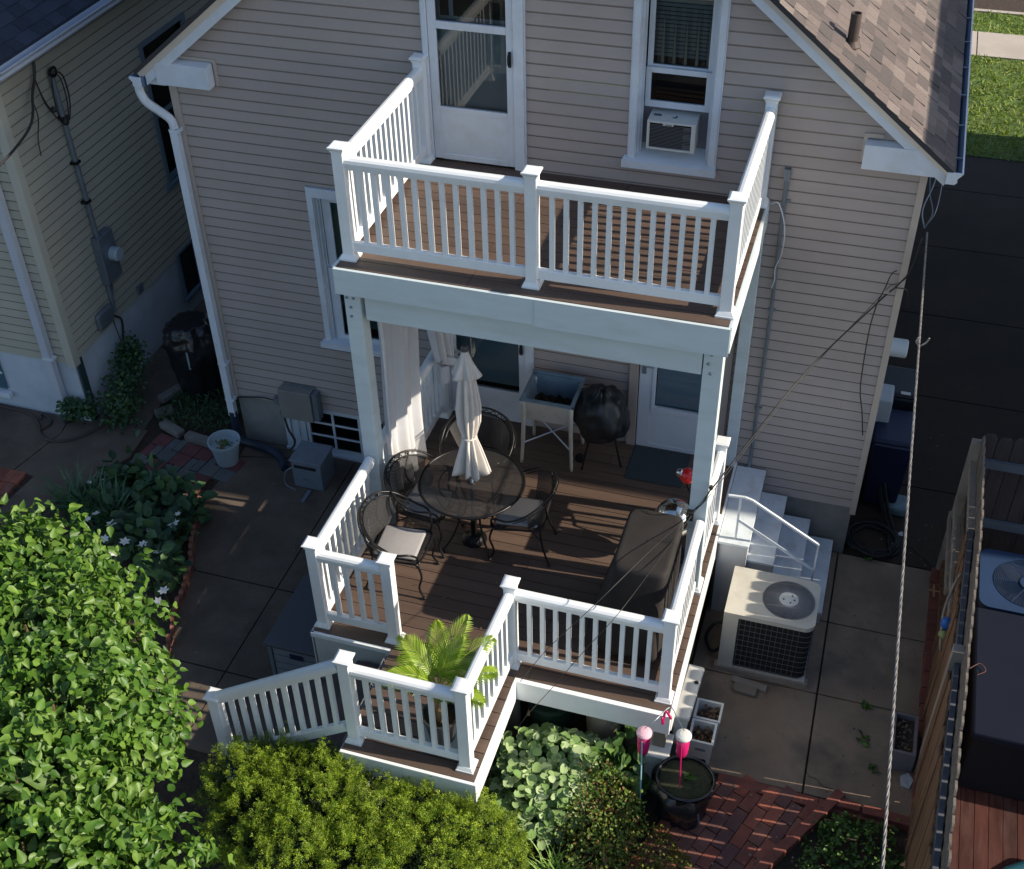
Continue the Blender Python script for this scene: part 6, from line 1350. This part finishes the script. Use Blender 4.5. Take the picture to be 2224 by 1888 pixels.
for i, (x, y, s) in enumerate(fls):
    s *= .85; f = thing('white_flower', 'white flower on a thin stem, '+FL[i], 'flower', (x,y,-.62), 'white flowers in the flower bed')
    m = MB(); k = 6
    tl = rng.uniform(-.3,.3,2); T_ = Matrix.Rotation(tl[0],3,'X')@Matrix.Rotation(tl[1],3,'Y')
    for j in range(k):
        a = 2*math.pi*j/k+i; e = Vector((math.cos(a),math.sin(a),.15)); t_ = Vector((-e.y,e.x,0)); c0 = Vector((x,y,-.62))
        m.add([c0, c0+T_@(e*s*.55+t_*s*.3), c0+T_@(e*s*1.05), c0+T_@(e*s*.55-t_*s*.3)], [(0,1,2,3)])
    m.build('petals', PETAL, f); MB().tube([(x,y,-.625),(x+.02,y+.02,G+.02)], .003, 4).build('stem', FERN, f)
# plants at house corners
P = []
for cx_, cy_, cz_, s_ in ((-7.72,.38,-.55,.17),(-7.70,.10,-.68,.18),(-7.62,-.15,-.80,.2),(-7.8,.55,-.45,.12),(-7.95,-.30,-.72,.10),(-8.12,-.34,-.72,.09)): P += [(cx_+rng.normal(0,s_*.6),cy_+rng.normal(0,s_*.6),cz_+rng.normal(0,s_*.6)) for _ in range(330)]
P = np.array(P); P = P[(P[:,0] > LX+.04)|(P[:,1] < LY-.04)]; P[:,2] = np.maximum(P[:,2], G+.01)
cv = thing('climbing_shrub', 'leafy green plant growing at the corner of the cream house', 'shrub', (-7.7,0,G)); leafcloud('foliage', P, np.tile([[.3,-.2,.8]],(len(P),1)), .055, BEDL, 'oval', cv, jit=.6); MB().tube(bezier([(-7.75,-.3,G),(-7.72,.0,-.8),(-7.74,.3,-.6)],4), .012, 5).build('stem', BARK, cv)
P = np.stack([rng.uniform(-7.2,-6.25,1500), rng.uniform(-.1,.75,1500), G+rng.uniform(.0,.16,1500)],1); P = P[P[:,1] > -.12+(-.0)+(P[:,0]+7.2)*.0]
o = leafcloud('weed_bed', P, np.tile([[0,-.2,1.]],(len(P),1)), .06, BEDL, 'needle', jit=.9, droop=-1.5); tag(o, kind='stuff')

# small litter on the paving
P = np.concatenate([np.stack([rng.uniform(-.35,1.6,90), rng.uniform(-3.0,-.2,90), np.full(90,G+.006)],1), np.stack([rng.uniform(-5.6,-3.7,60), rng.uniform(-3.9,-.1,60), np.full(60,G+.006)],1), np.stack([rng.uniform(.9,1.7,40), rng.uniform(0,2.5,40), np.full(40,G+.006)],1), np.stack([rng.uniform(-3.4,-1.9,25), rng.uniform(-3.0,-.3,25), np.full(25,.004)],1), np.stack([rng.uniform(.1,.75,50), rng.uniform(-4.0,-3.1,50), np.full(50,G+.012)],1)])
o = leafcloud('leaf_litter', P, np.tile([[0,0,1.]],(len(P),1)), .022, pm('dry_litter', (.2,.16,.1), .9, .2, 20, ramp=[(.30,.27,.20),(.10,.07,.04),(.18,.12,.06)]), 'oval', jit=.25); tag(o, kind='stuff')

BEIGE = pm('beige_plastic', (.26,.23,.18), .6, .1, 4)
for x, y, rr, h, mt_c, lab in ((-1.02,-3.02,.17,.56,BEIGE,'beige round tub stored under the deck behind the silvery plant'),(-.74,-2.98,.13,.50,BEIGE,'narrower beige tub stored under the deck nearer the corner'),(-1.50,-3.05,.20,.50,pm('dark_green_tub',(.015,.04,.025),.5,.1),'dark green tub in the shade under the deck by the landing')):
    t = thing('stored_tub', lab, 'tub', (x,y,G), 'tubs stored under the deck'); MB().lathe([(rr*.85,0),(rr,h*.9),(rr,h),(rr*.94,h)], (x,y,G+.003), 24).build('body', mt_c, t, smooth=False)
    MB().lathe([(rr*1.05,0),(rr*1.05,.02),(rr*.9,.03),(.001,.035)], (x,y,G+h+.004), 24).build('lid', mt_c, t)
